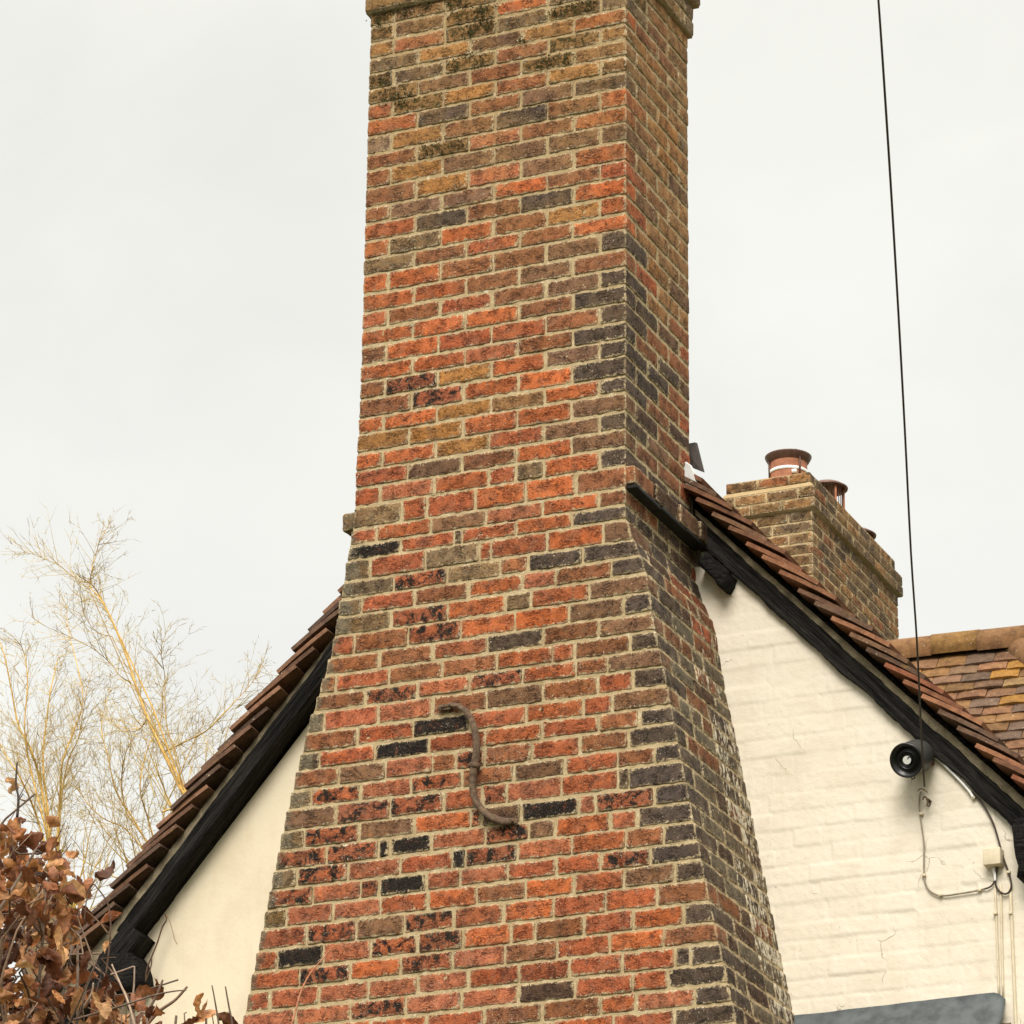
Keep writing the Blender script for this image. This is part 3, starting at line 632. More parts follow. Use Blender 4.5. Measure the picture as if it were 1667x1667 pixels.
stub('purlin_end', [(1141,922),(1156,904),(1194,938),(1182,964)], .62, WY+.01, 2., .009)
stub('wall_plate_end', [(188,1548),(224,1552),(243,1605),(150,1640)], .60, WY+.01, 4., .014)
stub('wall_plate_end', [(1650,1338),(1690,1338),(1690,1440),(1664,1432)], .62, WY+.01, 8., .016)
# slate flap and pale flashing where the roof meets the stack
def plate(name, quad, y, th, mat, dy=(0,)*12):
    m = MB(); P = [at(u, v, y+dy[i]) for i, (u, v) in enumerate(quad)]; Q = [p+Vector((0.004, th, 0.003)) for p in P]; n = len(P)
    m.add([tuple(p) for p in P+Q], [tuple(range(n)), tuple(range(n, 2*n))[::-1]]+[(i, n+i, n+(i+1) % n, (i+1) % n) for i in range(n)])
    ob = m.build(name, mat, cot, smooth=False)
    import bmesh
    bm = bmesh.new(); bm.from_mesh(ob.data); bmesh.ops.recalc_face_normals(bm, faces=bm.faces); bm.to_mesh(ob.data); bm.free(); return ob
plate('slate_flap', [(1110,724),(1131,720),(1143,768),(1108,754)], .72, .018, SLATE, (0, .02, .0, 0))
plate('pale_flashing', [(1112,750),(1122,757),(1128,768),(1131,782),(1137,797),(1122,794),(1113,783),(1108,770)], .605, .015, WHITELEAD)
# lead apron over the lean-to
ld = MB(); n = 40; V = []
A0, A1 = at(1280, 1655, .712), at(1637, 1613, .712)
for j in range(9):
    f = j/8
    for i in range(n):
        a = i/(n-1); p = A0.lerp(A1, a); prof_y = .712-.012*min(1, f*6)-.16*max(0, f-.12); pz = p.z-.24*f+.005*nz((p.x, 0, f), 9)
        rr = 0 if a < .95 else (a-.95)/.05; pz -= .03*rr*rr*(1 if j == 0 else .3)
        V.append((p.x+.004*nz((f*5, i*.3, 1)), prof_y+.004*nz((p.x*6, f*4, 2), 1.5), pz))
ld.add(V, [(j*n+i, (j+1)*n+i, (j+1)*n+i+1, j*n+i+1) for j in range(8) for i in range(n-1)]); 
lo_ = ld.build('lead_flashing', LEAD, cot); sm = lo_.modifiers.new('s', 'SOLIDIFY'); sm.thickness = .006
lt = MB(); e = Vector((0, -math.cos(.75), -math.sin(.75))); tile_slope(lt, Vector((.36, .69, -4.045)), e, Vector((0, -math.sin(.75), math.cos(.75))), .85, 9, pal=PALV, ydir=(1, 0, 0)); lt.build('lean_to_roof', TILE, cot, smooth=False)

# ------------------------------------------------------------------ siren, cables, junction box
def frame_mat(o, zdir):
    z = Vector(zdir).normalized(); x = Vector((0, 0, 1)).cross(z).normalized(); y = z.cross(x)
    return Matrix(((x.x, y.x, z.x, o.x), (x.y, y.y, z.y, o.y), (x.z, y.z, z.z, o.z), (0, 0, 0, 1)))
fc = at(1475, 1238, .56); bc = at(1499, 1228, .70); axis = (fc-bc).normalized(); R_ = .0635
sir = thing('siren', 'round black alarm siren with a white centre mark on the cream wall', 'siren', bc)
Mx = frame_mat(fc, axis); Ls = (fc-bc).length
b = MB(); b.lathe([(.001, -Ls), (R_*.7, -Ls), (R_*.9, -Ls*.9), (R_*.97, -Ls*.75), (R_*.98, -.02), (R_*1.0, -.012)], 40, Mx); b.build('casing', GREYP, sir)
b = MB(); b.lathe([(R_*1.0, -.013), (R_*1.03, -.006), (R_*1.01, 0), (R_*.93, .001), (R_*.82, -.008), (R_*.68, -.017), (R_*.6, -.02), (R_*.555, -.014)], 48, Mx); b.build('horn_rim', BLACKP, sir)
b = MB(); b.lathe([(R_*.555, -.0142), (R_*.55, -.008), (R_*.5, -.006), (R_*.47, -.012), (R_*.36, -.02), (R_*.28, -.018), (R_*.27, -.012), (R_*.001, -.011)], 40, Mx); b.build('inner_ring', BLACKP, sir)
b = MB(); V = []; n = 26; ro = .0155
angs = [math.radians(62+i*(360-34)/(n-1)) for i in range(n)]
for zz in (-.0105, -.0075):
    V.append(tuple(Mx @ Vector((.0005, -.0005, zz))))
    for q in angs: V.append(tuple(Mx @ Vector((ro*math.cos(q), ro*math.sin(q), zz))))
o_ = n+1
F = [(0, i, i+1) for i in range(1, n)]; F = [(o_, o_+i, o_+i+1) for i in range(1, n)]+[(i, i+1, o_+i+1, o_+i) for i in range(1, n)]+[(0, 1, o_+1, o_), (n, 0, o_, o_+n)]
b.add(V, F); b.build('centre_mark', WHITEP, sir, smooth=False)
b = MB(); p = at(1508, 1237, .70); b.box((p.x-.004, .66, p.z-.016), (p.x+.022, WY+.002, p.z+.014)); b.tube([p+Vector((.008, -.05, 0)), p+Vector((-.05, -.05, .004))], .006, 8); b.build('bracket', RUST, sir, smooth=False)
b = MB(); lc = at(1486, 1259, .64); b.tube([lc+Vector((.010*math.cos(q)*.8, 0, .016*math.sin(q)-.006)) for q in np.linspace(0, 2*math.pi, 16)], .0022, 6); b.build('hanging_loop', CABLE, sir)
def spline(px, y, k=6):
    P = [at(u, v, y if not hasattr(y, '__len__') else y[i]) for i, (u, v) in enumerate(px)]; out_ = []
    for i in range(len(P)-1):
        p0, p1, p2, p3 = P[max(i-1, 0)], P[i], P[i+1], P[min(i+2, len(P)-1)]
        for s_ in range(k):
            t = s_/k; out_.append(.5*((2*p1)+(p2-p0)*t+(2*p0-5*p1+4*p2-p3)*t*t+(3*p1-p0-3*p2+p3)*t**3))
    return out_+[P[-1]]
def clip(m, u, v):
    p = at(u, v, WY-.006); rbox(m, (p.x-.007, WY-.014, p.z-.005), (p.x+.007, WY+.003, p.z+.005), r=.002, step=.01, amp=0)
cab = thing('overhead_cable', 'thin dark overhead line dropping from the sky to a hook on the cream wall', 'cable', at(1508, 1295, WY))
b = MB(); pts = []
px_ = [(1430,0),(1437,100),(1450,300),(1462,500),(1473,700),(1483,900),(1493,1050),(1500,1200),(1505,1280)]
pts = spline(px_, [.64-4.2*(1280-v)/1280 for u, v in px_], 4); d0 = (pts[0]-pts[1]).normalized()
far = [pts[0]+d0*s_+Vector((0, 0, -.004*s_*s_)) for s_ in (9, 6, 4, 2.5, 1.2, .5)]
b.tube(far+pts, [.0026+.001*min(1, i/12) for i in range(len(far+pts))], 8); b.build('line', CABLE, cab)
b = MB(); b.tube(spline([(1494,1288),(1499,1284),(1505,1286),(1510,1290)], .68), .0018, 6); b.tube(spline([(1502,1302),(1505,1297),(1509,1300),(1510,1306),(1509,1311),(1513,1312),(1515,1306)], .69), .0028, 6)
p = at(1514, 1305, WY); b.tube([p+Vector((0, .01, 0)), p+Vector((0, -.03, 0))], .006, 8); b.build('hook', IRON, cab)
thin = thing('wall_wire', 'thin cream painted wire clipped down from the hook then across to the junction box', 'cable', at(1503, 1370, WY))
b = MB(); b.tube(spline([(1499,1289),(1497,1300),(1497,1320),(1501,1350),(1504,1375),(1504,1410),(1505,1432),(1511,1447),(1523,1456),(1538,1458),(1560,1455),(1585,1451),(1603,1447)], WY-.006), .0034, 6); b.build('wire', CABLEG, thin)
for u, v in ((1500,1325),(1504,1425),(1531,1457),(1595,1449)):
    b = MB(); clip(b, u, v); b.build('clip', CREAMP, thin)
wc = thing('siren_cable', 'white cable running from the siren along the underside of the barge board', 'cable', at(1545, 1255, WY))
b = MB(); b.tube(spline([(1507,1223),(1513,1225),(1522,1232),(1540,1248),(1560,1268),(1578,1288),(1584,1298)], WY-.012), .0052, 8); b.build('sheath', WHITEP, wc)
for u, v in ((1579, 1289), (1585, 1299)):
    b = MB(); clip(b, u, v); b.build('clip', CREAMP, wc)
bk = thing('drop_cable', 'black cable looping under the junction box from the end of the white cable', 'cable', at(1625, 1370, WY))
b = MB(); b.tube(spline([(1582,1290),(1596,1304),(1609,1324),(1619,1346),(1626,1370),(1633,1395),(1641,1418),(1646,1436),(1645,1448),(1638,1455),(1628,1452),(1621,1441),(1621,1428),(1624,1408)], WY-.010), .0038, 8); b.tube(spline([(1603,1447),(1613,1443),(1619,1434),(1620,1424)], WY-.009), .0032, 6); b.build('sheath', CABLE, bk)
b = MB(); clip(b, 1642, 1420); b.build('clip', CREAMP, bk)
jb = thing('junction_box', 'small square cream painted junction box on the wall', 'junction box', at(1615, 1395, WY))
b = MB(); q0, q1 = at(1601, 1408, .68), at(1629, 1380, .68); rbox(b, (q0.x, .672, q0.z-.004), (q1.x, WY+.003, q1.z+.002), r=.004, step=.03, amp=0, faces='frlto'); b.build('box', CREAMP, jb)
for u0, u1 in ((1611, 1619), (1616, 1620)):
    b = MB(); b.tube(spline([(u0,1405),((u0+u1)/2,1414),(u1,1424),(1620,1434)], WY-.012), .0042, 8); b.build('tail', WHITEP, jb)
for nm_, lab, us, v0, v1, r_ in (('conduit', 'pair of thin cream conduits down the wall below the junction box', ((1620, 1626.5), (1629, 1633)), 1440, 1625, .0042), ('conduit', 'single cream conduit running down the wall to the right of the lead flashing', ((1644.5, 1655),), 1440, 1700, .006)):
    cd = thing(nm_, lab, 'conduit', at(us[0][0], 1500, WY)); b = MB()
    for ua, ub in us: b.tube([at(ua+(ub-ua)*t, v0+(v1-v0)*t, WY-.003) for t in np.linspace(0, 1, 9)], r_, 8)
    if len(us) == 1: b.tube([at(1655, 1700, WY-.003), at(1655, 1700, WY-.003)-Vector((0, 0, 4.5))], r_, 8)
    b.build('pipe', CREAMP, cd); b = MB(); clip(b, us[0][0]+.5, 1487); b.build('clip', CREAMP, cd)

# ------------------------------------------------------------------ hipped house behind
hh = thing('hipped_house', 'house behind with mossy brown plain tiled hipped roof and clay ridge', 'house', (-1.9, 7.5, GZ))
RY, RX0, HA = 7.5, -3.9, math.radians(50)
rl, rr_ = at(1440, 1050, RY), at(1656, 1028, RY); RZ = (rl.z+rr_.z)/2-.07; RX1 = rr_.x
PALH = [lin(122,90,64), lin(112,84,64), lin(130,96,62), lin(104,84,68), lin(130,96,60), lin(114,84,62), lin(100,80,66), lin(126,90,64), lin(130,104,68), lin(112,88,66)]
PALHY = PALH+PALH+[lin(150,108,50)]
EZ = -3.7; drop = RZ-EZ; run = drop/math.tan(HA); Lsl = drop/math.sin(HA); ncs = int(Lsl/.094)
def hip_slope(mb, e, nrm, p0, X, clipf):
    """tiles laid course by course, clipped to the hip"""
    for c in range(ncs):
        x = -(.08 if c % 2 else 0); Lr = clipf(c*.094)
        lo_, hi_ = Lr
        x = lo_+x
        while x < hi_:
            wd = .163; t_ = math.radians(7)+rnd.gauss(0, .014); ed = e*math.cos(t_)+nrm*math.sin(t_); nd = nrm*math.cos(t_)-e*math.sin(t_)
            x0 = max(x, lo_); x1 = min(x+wd-.004, hi_)
            if x1-x0 > .01:
                o = p0+e*(c*.094-.06+rnd.gauss(0, .004))+X*x0; cc = np.array(rnd.choice(PALHY))*(1+rnd.gauss(0, .13)); V = []
                ns = 5
                for q in (0, 1):
                    for i in range(ns):
                        b_ = i/(ns-1); s_ = o+X*((x1-x0)*b_)+ed*(q*.262+rnd.gauss(0, .002))-nd*(.004*(2*b_-1)**2)+nd*rnd.gauss(0, .0006)
                        V += [tuple(s_), tuple(s_+nd*.014)]
                ix = lambda q, i, s_: (q*ns+i)*2+s_
                F = []
                for i in range(ns-1):
                    F += [(ix(0,i,1), ix(1,i,1), ix(1,i+1,1), ix(0,i+1,1)), (ix(1,i,1), ix(1,i,0), ix(1,i+1,0), ix(1,i+1,1)), (ix(0,i,0), ix(0,i+1,0), ix(1,i+1,0), ix(1,i,0))]
                F += [(ix(0,0,0), ix(1,0,0), ix(1,0,1), ix(0,0,1)), (ix(0,ns-1,1), ix(1,ns-1,1), ix(1,ns-1,0), ix(0,ns-1,0))]
                mb.add(V, F, c=tuple(cc), d=(0, .12 if c < 3 else .0, .35))
            x += wd
ca, sa = math.cos(HA), math.sin(HA)
for nm, e, nrm, p0, X, cf in (('roof_slope', Vector((0,-ca,-sa)), Vector((0,-sa,ca)), Vector((RX0, RY, RZ)), Vector((1,0,0)), lambda s_: (-.2, RX1-RX0+s_*ca)),
                              ('roof_slope', Vector((0,ca,-sa)), Vector((0,sa,ca)), Vector((RX0, RY, RZ)), Vector((1,0,0)), lambda s_: (-.2, RX1-RX0+s_*ca)),
                              ('roof_slope', Vector((ca,0,-sa)), Vector((sa,0,ca)), Vector((RX1, RY, RZ)), Vector((0,1,0)), lambda s_: (-s_*ca, s_*ca))):
    m = MB(); hip_slope(m, e, nrm, p0, X, cf); m.build(nm, TILE, hh, smooth=False)
m = MB(); P = [(RX0, RY, RZ-.03), (RX1, RY, RZ-.03), (RX1+run, RY-run, EZ-.03), (RX0, RY-run, EZ-.03), (RX0, RY+run, EZ-.03), (RX1+run, RY+run, EZ-.03)]
m.add(P, [(0,3,2,1), (0,1,5,4), (1,2,5), (0,4,3), (3,4,5,2)]); m.build('roof_deck', WOOD, hh, smooth=False)
m = MB(); m.box((RX0+.1, RY-run+.3, GZ), (RX1+run-.3, RY+run-.3, EZ-.06)); m.build('wall', RENDER, hh, smooth=False)
def half_round(mb, A, B, r, n, seed, pal, tip=0):
    d = (B-A); Ln = d.length; d.normalize(); x = Vector((d.y, -d.x, 0)).normalized(); up_ = x.cross(d); up_ = up_ if up_.z > 0 else -up_
    for k_ in range(n):
        a0, a1 = Ln*k_/n+.003, Ln*(k_+1)/n+.01; V = []; j_ = rnd.gauss(0, .005); rr2 = r*(1+rnd.gauss(0, .02))
        for s_ in (a0, (a0+a1)/2, a1):
            for rad in (rr2, rr2-.018):
                for j in range(13):
                    q = math.radians(-28+j*236/12); V.append(tuple(A+d*s_+x*rad*math.cos(q)+up_*(rad*math.sin(q)*.9+j_)))
        F = []
        for b_ in (0, 26):
            F += [(b_+j, b_+j+1, b_+26+j+1, b_+26+j) for j in range(12)]+[(b_+13+j, b_+39+j, b_+39+j+1, b_+13+j+1) for j in range(12)]
        F += [(j, 13+j, 14+j, j+1) for j in range(12)]+[(52+j, 53+j, 66+j, 65+j) for j in range(12)]
        mb.add(V, F, c=tuple(np.array(rnd.choice(pal))*(1+rnd.gauss(0, .08))), d=(0, .16, .35))
PR_ = [lin(146,108,72), lin(132,98,66), lin(150,112,78), lin(140,106,62)]
m = MB(); half_round(m, Vector((RX0, RY, RZ+.0)), Vector((RX1+.03, RY, RZ+.02)), .112, 12, 1, PR_); m.build('ridge', TILE, hh)
m = MB(); half_round(m, Vector((RX1, RY, RZ+.0)), Vector((RX1+run, RY-run, EZ)), .112, 15, 2, PR_); m.build('hip', TILE, hh)
m = MB(); half_round(m, Vector((RX1, RY, RZ+.0)), Vector((RX1+run, RY+run, EZ)), .112, 15, 3, PR_); m.build('hip', TILE, hh)

hh.rotation_euler.z = math.radians(5)
# ------------------------------------------------------------------ far chimney
FY = 8.5
c0 = at(1322, 828, FY); FX1 = c0.x; fw = .56; FX0 = FX1-fw; FL = 1.62; CZ = c0.z; ch_ = .071
fch = thing('brick_chimney', 'broad low weathered brown brick chimney with clay pots behind the right verge', 'chimney', (FX1-fw/2, FY+FL/2, EZ))
def brick_block(mb, x0, x1, y0, y1, z0, z1, pal, joint=.009, ch=None, fine=.03, moss=0.):
    ch = ch or ch_; n = max(1, round((z1-z0)/ch)); h = (z1-z0)/n
    mb.box((x0+.005, y0+.005, z0+.001), (x1-.005, y1-.005, z1-.002), m=1, d=(0, moss, .25))
    for r_ in range(n):
        za, zb = z0+r_*h+joint/2, z0+(r_+1)*h-joint/2; odd = r_ % 2
        for face in 'frlb':
            Ln = (x1-x0) if face in 'fb' else (y1-y0); s_ = 0; first = True
            if face in 'rl': s_ = .0
            while s_ < Ln-.01:
                wd = (.1 if (odd ^ (face in 'rl')) and first else .205); wd = min(wd, Ln-s_); wd = Ln-s_ if Ln-s_-wd < .06 else wd
                cc = rnd.choice(pal); kw = dict(r=.006, step=fine if face in 'fr' else .2, amp=.002, hi_amp=.0005, c=bcol(cc), d=(rnd.choice([0, 0, .2]), moss+rnd.choice([0, 0, .15]), .25))
                a = rnd.uniform(-.002, .002)
                if face == 'f': rbox(mb, (x0+s_, y0+a, za), (x0+s_+wd-(joint if s_+wd < Ln else 0), y0+.03, zb), **kw)
                elif face == 'b': mb.box((x0+s_, y1-.03, za), (x0+s_+wd-joint, y1, zb), c=kw['c'], d=kw['d'])
                elif face == 'r': rbox(mb, (x1-.03, y0+s_, za), (x1+a, y0+s_+wd-(joint if s_+wd < Ln else 0), zb), **kw)
                else: mb.box((x0, y0+s_, za), (x0+.03, y0+s_+wd-joint, zb), c=kw['c'], d=kw['d'])
                s_ += wd; first = False
PF = 'ntgnnbntDn'
m = MB(); brick_block(m, FX0, FX1, FY, FY+FL, CZ-ch_*17, CZ-.001, PF); m.box((FX0+.01, FY+.01, EZ), (FX1-.01, FY+FL-.01, CZ-ch_*17-.002), m=1); m.build('shaft', [BR, MO], fch)
m = MB(); brick_block(m, FX0-.026, FX1+.026, FY-.026, FY+FL+.026, CZ, CZ+ch_*2, PF+'gM', moss=.15); m.build('oversailing_course', [BR, MO], fch)
m = MB(); zc = CZ+ch_*2; m.add([(FX0-.02,FY-.02,zc+.001),(FX1+.02,FY-.02,zc+.001),(FX1+.02,FY+FL+.02,zc+.001),(FX0-.02,FY+FL+.02,zc+.001),(FX0+.005,FY+.005,zc+.035),(FX1-.01,FY+.005,zc+.035),(FX1-.01,FY+FL-.005,zc+.035),(FX0+.005,FY+FL-.005,zc+.035)], [(0,1,5,4),(1,2,6,5),(2,3,7,6),(3,0,4,7),(4,5,6,7)], d=(0, .25, 0)); m.build('mortar_weathering', MO, fch, smooth=False)
m = MB(); zc += .036; brick_block(m, FX0+.006, FX1-.012, FY+.006, FY+FL-.006, zc, zc+ch_, PF); zc += ch_; m.build('blocking_course', [BR, MO], fch)
def pot(p, r, h, strap):
    m = MB(); T = Matrix.Translation(p); m.lathe([(r*1.0, -.02), (r, h), (r*.97, h+.01), (r*.85, h+.01), (r*.83, 0)], 36, T); po = m.build('chimney_pot', POT, fch)
    m = MB()
    if strap:
        m.lathe([(r*1.0, h-.01), (r*1.12, h+.004), (r*1.24, h+.03), (r*1.25, h+.036), (r*1.0, h+.03), (.01, h+.05)], 40, T); m.tube([p+Vector((r*.55, -r*.3, h+.045)), p+Vector((r*.55, -r*.3, h+.07))], .008, 6)
        m.build('cowl', STEEL, po)
        m = MB(); m.lathe([(r*1.005, h*.60), (r*1.03, h*.60), (r*1.03, h*.60+.02), (r*1.005, h*.60+.02)], 40, T); a_ = p+Vector((r*.62, -r*.85, h*.47)); m.box(tuple(a_-Vector((.012,.012,.006))), tuple(a_+Vector((.016,.012,.016)))); m.build('strap', WHITEP, po)
        for q in (215, 325): 
            m = MB(); d_ = Vector((math.cos(math.radians(q)), math.sin(math.radians(q)), 0)); m.tube([p+d_*r*1.04+Vector((0, 0, h*.45)), p+d_*r*1.06+Vector((0, 0, h))], .007, 6); m.build('cowl_leg', STEEL, po)
    else:
        m.lathe([(r*1.3, h+.17), (r*1.32, h+.178), (r*.9, h+.205), (.01, h+.215)], 40, T); m.lathe([(r*1.29, h+.17), (.01, h+.195)], 40, T); m.build('cowl', STEEL, po)
        for q in range(0, 360, 60):
            m = MB(); d_ = Vector((math.cos(math.radians(q+20)), math.sin(math.radians(q+20)), 0)); m.tube([p+d_*r*1.03+Vector((0, 0, h*.3)), p+d_*r*1.03+Vector((0, 0, h+.172))], .008, 6); m.build('cowl_leg', POT, po)
        m = MB()
        for q in range(0, 360, 12):
            d_ = Vector((math.cos(math.radians(q)), math.sin(math.radians(q)), 0)); m.tube([p+d_*r*.97+Vector((0, 0, h-.01)), p+d_*r*.97+Vector((0, 0, h+.175))], .0022, 4)
        m.build('mesh_guard', STEEL, po)
pc = Vector((FX0+.305, FY+.30, zc)); pot(pc, 0.116, .205, True)
pot(Vector((FX1-.20, FY+.86, zc)), .10, .06, False)
pot(Vector((FX1-.20, FY+1.40, zc-.08)), .10, .02, False)

# ------------------------------------------------------------------ golden willows
TWIG = attr_material('willow_bark', .65, 0., 20)
YEL = [lin(214,180,92), lin(204,170,82), lin(190,158,78), lin(220,192,112), lin(196,176,98)]
GRN = lin(184,170,108); BRN = lin(170,144,104)
def grow(mb, p, d, Ln, r, lev, wr, up_, col, stats):
    n = max(4, int(Ln/.10)); pts = [p.copy()]; q = p.copy(); dd = d.normalized(); kids = []
    for i in range(n):
        dd = (dd+Vector((wr.gauss(0, .10), wr.gauss(0, .10), wr.gauss(0, .07)+up_))).normalized(); q = q+dd*(Ln/n); pts.append(q.copy()); kids.append((q.copy(), dd.copy(), (i+1)/n))
    mb.tube(pts, [r*(1-.8*i/n) for i in range(n+1)], 3 if r < .006 else 5, cap=False, c=col); stats[0] += 1
    if lev <= 0: return
    cnt = {3: 9, 2: 8, 1: 6}.get(lev, 5); cnt = max(3, int(cnt*min(1.4, Ln/(.25+.35*lev))))
    for _ in range(cnt):
        kp, kd, f = kids[min(n-1, int(n*wr.uniform(.15, 1)))]
        s_ = kd.orthogonal().normalized(); s_.rotate(Matrix.Rotation(wr.uniform(0, 6.283), 3, kd)); a = wr.uniform(.35, .85)
        nd = kd*math.cos(a)+s_*math.sin(a); c2 = wr.choice(YEL) if wr.random() < .75 else wr.choice([GRN, BRN])
        grow(mb, kp, nd, Ln*wr.uniform(.32, .55)*(1.1-.4*f), max(.0013, r*.42), lev-1, wr, .05 if wr.random() < .7 else -.06, c2, stats)
def willow(label, limbs, Yd, seed, base_px, fill):
    wr = random.Random(seed); bp = at(*base_px, Yd); root = thing('willow_tree', label, 'tree', (bp.x, Yd, GZ), 'golden willows behind the cottage')
    m = MB(); m.tube([(bp.x+.1, Yd, GZ-.1), (bp.x+.04, Yd, GZ+1.5), (bp.x-.05, Yd, GZ+(bp.z-GZ)*.5), tuple(bp-Vector((0, 0, .15))), tuple(bp+Vector((0, 0, .1)))], [.22, .17, .15, .16, .1], 14, c=lin(120,100,70)); m.build('trunk', TWIG, root)
    cr = MB(); st = [0]
    for path, r0, col in limbs:
        r0 *= .46; ys = [Yd]; 
        for _ in path[1:]: ys.append(ys[-1]+wr.gauss(0, .12))
        P = spline(path, ys, 5); P[0] = P[0]
        if (P[0]-bp).length > .05: cr.tube([bp-Vector((0, 0, .05)), bp.lerp(P[0], .5)+Vector((wr.gauss(0, .03), 0, .03)), P[0]], [r0*1.2, r0*1.1, r0], 6, cap=False, c=col)
        n = len(P); cr.tube(P, [r0*(1-.78*i/n) for i in range(n)], 6, cap=False, c=col)
        Ltot = sum((P[i+1]-P[i]).length for i in range(n-1))
        for _ in range(int(32*Ltot)):
            i = int(n*wr.uniform(.12, .99)); kd = (P[min(i+1, n-1)]-P[max(i-1, 0)]).normalized(); s_ = kd.orthogonal().normalized(); s_.rotate(Matrix.Rotation(wr.uniform(0, 6.283), 3, kd)); a = wr.uniform(.4, .9)
            f = i/n; grow(cr, P[i], kd*math.cos(a)+s_*math.sin(a), wr.uniform(.22, .52)*(1.15-.85*f), max(.002, r0*.3*(1-.5*f)), 2 if wr.random() < .62 else 1, wr, .05 if wr.random() < .75 else -.05, wr.choice(YEL+[GRN]), st)
    for _ in range(fill):
        d = Vector((wr.gauss(0, .6), wr.gauss(0, .5), wr.uniform(.5, 1.2))); grow(cr, bp+Vector((wr.gauss(0, .12), wr.gauss(0, .12), wr.uniform(-.3, .1))), d, wr.uniform(.5, .95), wr.uniform(.004, .007), 3 if wr.random() < .5 else 2, wr, .045, wr.choice(YEL), st)
    tag(cr.build('crown', TWIG, root)); return st[0]
Yb = lin(212,172,92); Yd_ = lin(172,142,84)
willow('golden willow in front with many upright yellow stems at the left edge', [([(88,1400),(75,1330),(65,1270),(50,1220),(30,1180),(18,1120),(5,1060),(-15,1010)], .022, Yb), ([(85,1390),(78,1320),(70,1240),(76,1170),(85,1110),(95,1070)], .02, Yb), ([(92,1400),(95,1340),(98,1290),(102,1240),(120,1190),(135,1140),(125,1080),(112,1030),(108,985)], .017, Yb), ([(95,1400),(100,1300),(112,1235),(128,1200),(140,1130),(150,1090)], .013, Yd_), ([(80,1400),(60,1330),(35,1270),(10,1230),(-20,1170)], .018, Yb), ([(84,1400),(72,1340),(52,1260),(40,1190),(45,1110),(38,1060),(25,1040)], .016, Yb)], 8.0, 3, (90, 1470), 30)
willow('golden willow with one long leaning limb ending in a feathery tip', [([(305,1300),(285,1265),(266,1225),(245,1180),(225,1128),(210,1080),(195,1040),(180,1005),(165,975),(150,952),(128,938)], .026, Yb), ([(178,1000),(160,970),(147,955),(150,925),(155,905),(165,875),(176,858)], .010, Yb), ([(145,958),(118,938),(95,920),(68,908),(40,898)], .006, Yd_), ([(266,1225),(300,1208),(335,1190),(360,1165),(385,1140),(415,1105),(428,1080)], .012, Yb), ([(240,1170),(225,1188),(200,1190),(182,1170),(170,1140)], .007, Yd_), ([(182,1036),(160,1030),(142,1010),(133,985),(135,960)], .006, Yd_), ([(212,1110),(195,1100),(180,1080),(150,1055),(110,1035),(75,1020),(52,1005)], .007, Yd_), ([(300,1290),(285,1230),(270,1170),(268,1100),(262,1060),(270,1030)], .010, Yd_)], 7.4, 8, (320, 1330), 14)
willow('golden willow between the other two with thin arching yellow stems', [([(255,1390),(225,1350),(205,1320),(198,1270),(205,1225),(225,1190),(240,1170)], .014, Yd_), ([(250,1390),(215,1330),(190,1290),(175,1230),(165,1180),(180,1120)], .015, Yb), ([(258,1390),(240,1330),(228,1280),(240,1220),(262,1170),(265,1120)], .013, Yb), ([(262,1390),(268,1320),(290,1270),(310,1220),(330,1180)], .012, Yb), ([(245,1400),(205,1350),(165,1330),(130,1290),(110,1240)], .012, Yb)], 9.0, 21, (255, 1450), 36)

# ------------------------------------------------------------------ beech hedge with brown leaves
LEAF = attr_material('dead_leaf', .6, .22, 90, .35); BARK = attr_material('hedge_twig', .8, 0., 40)
hb = at(60, 1700, -4.4); hr = random.Random(77)
hed = thing('beech_hedge', 'beech hedge with crisp curled brown leaves and bare twigs in the lower left foreground', 'hedge', (hb.x, -4.4, GZ))
LC = [lin(140,86,54), lin(126,76,48), lin(104,62,42), lin(150,96,62), lin(184,130,84), lin(206,158,108), lin(124,76,50), lin(104,64,44), lin(172,112,68), lin(196,142,92), lin(188,130,78)]
lv = MB(); tw = MB()
def leaf(p, d, nrm, Ln, col):
    d = d.normalized(); x = d.cross(nrm).normalized(); nn = x.cross(d); nl, nw = 12, 9; V = []; C = []
    curl = hr.uniform(-2.2, 3.0); fold = hr.uniform(.3, 1.5); tw_ = hr.gauss(0, 1.4); ph = hr.uniform(0, 6); pos = p.copy(); ang = 0; asp = hr.uniform(.22, .33)
    for i in range(nl):
        t = i/(nl-1); ang = curl*t*t; dd = d*math.cos(ang)+nn*math.sin(ang); nv = nn*math.cos(ang)-d*math.sin(ang)
        if i: pos = pos+dd*(Ln/(nl-1))
        wd = Ln*asp*math.sin(math.pi*min(1, t*.94+.03))**.75*(1-.25*t); a = tw_*t; xx = x*math.cos(a)+nv*math.sin(a); yy = nv*math.cos(a)-x*math.sin(a)
        for j in range(nw):
            s_ = 2*j/(nw-1)-1; up_ = abs(s_)*fold*wd+.16*wd*math.sin(i*2.4+ph+s_*2)+.30*wd*math.sin(ph*2+s_*3.1+t*4)+.10*wd*abs(s_)*math.sin(t*26+ph*3+s_)
            V.append(tuple(pos+xx*(s_*wd*(1+.10*math.sin(i*3.1+ph)))+yy*up_)); C.append(np.array(col)*(1+.25*nz((i*.5, j*.5, ph)))*(1.3 if j == nw//2 else .9+.2*(i % 2)))
    lv.add(V, [(i*nw+j, i*nw+j+1, (i+1)*nw+j+1, (i+1)*nw+j) for i in range(nl-1) for j in range(nw-1)], c=np.array(C))
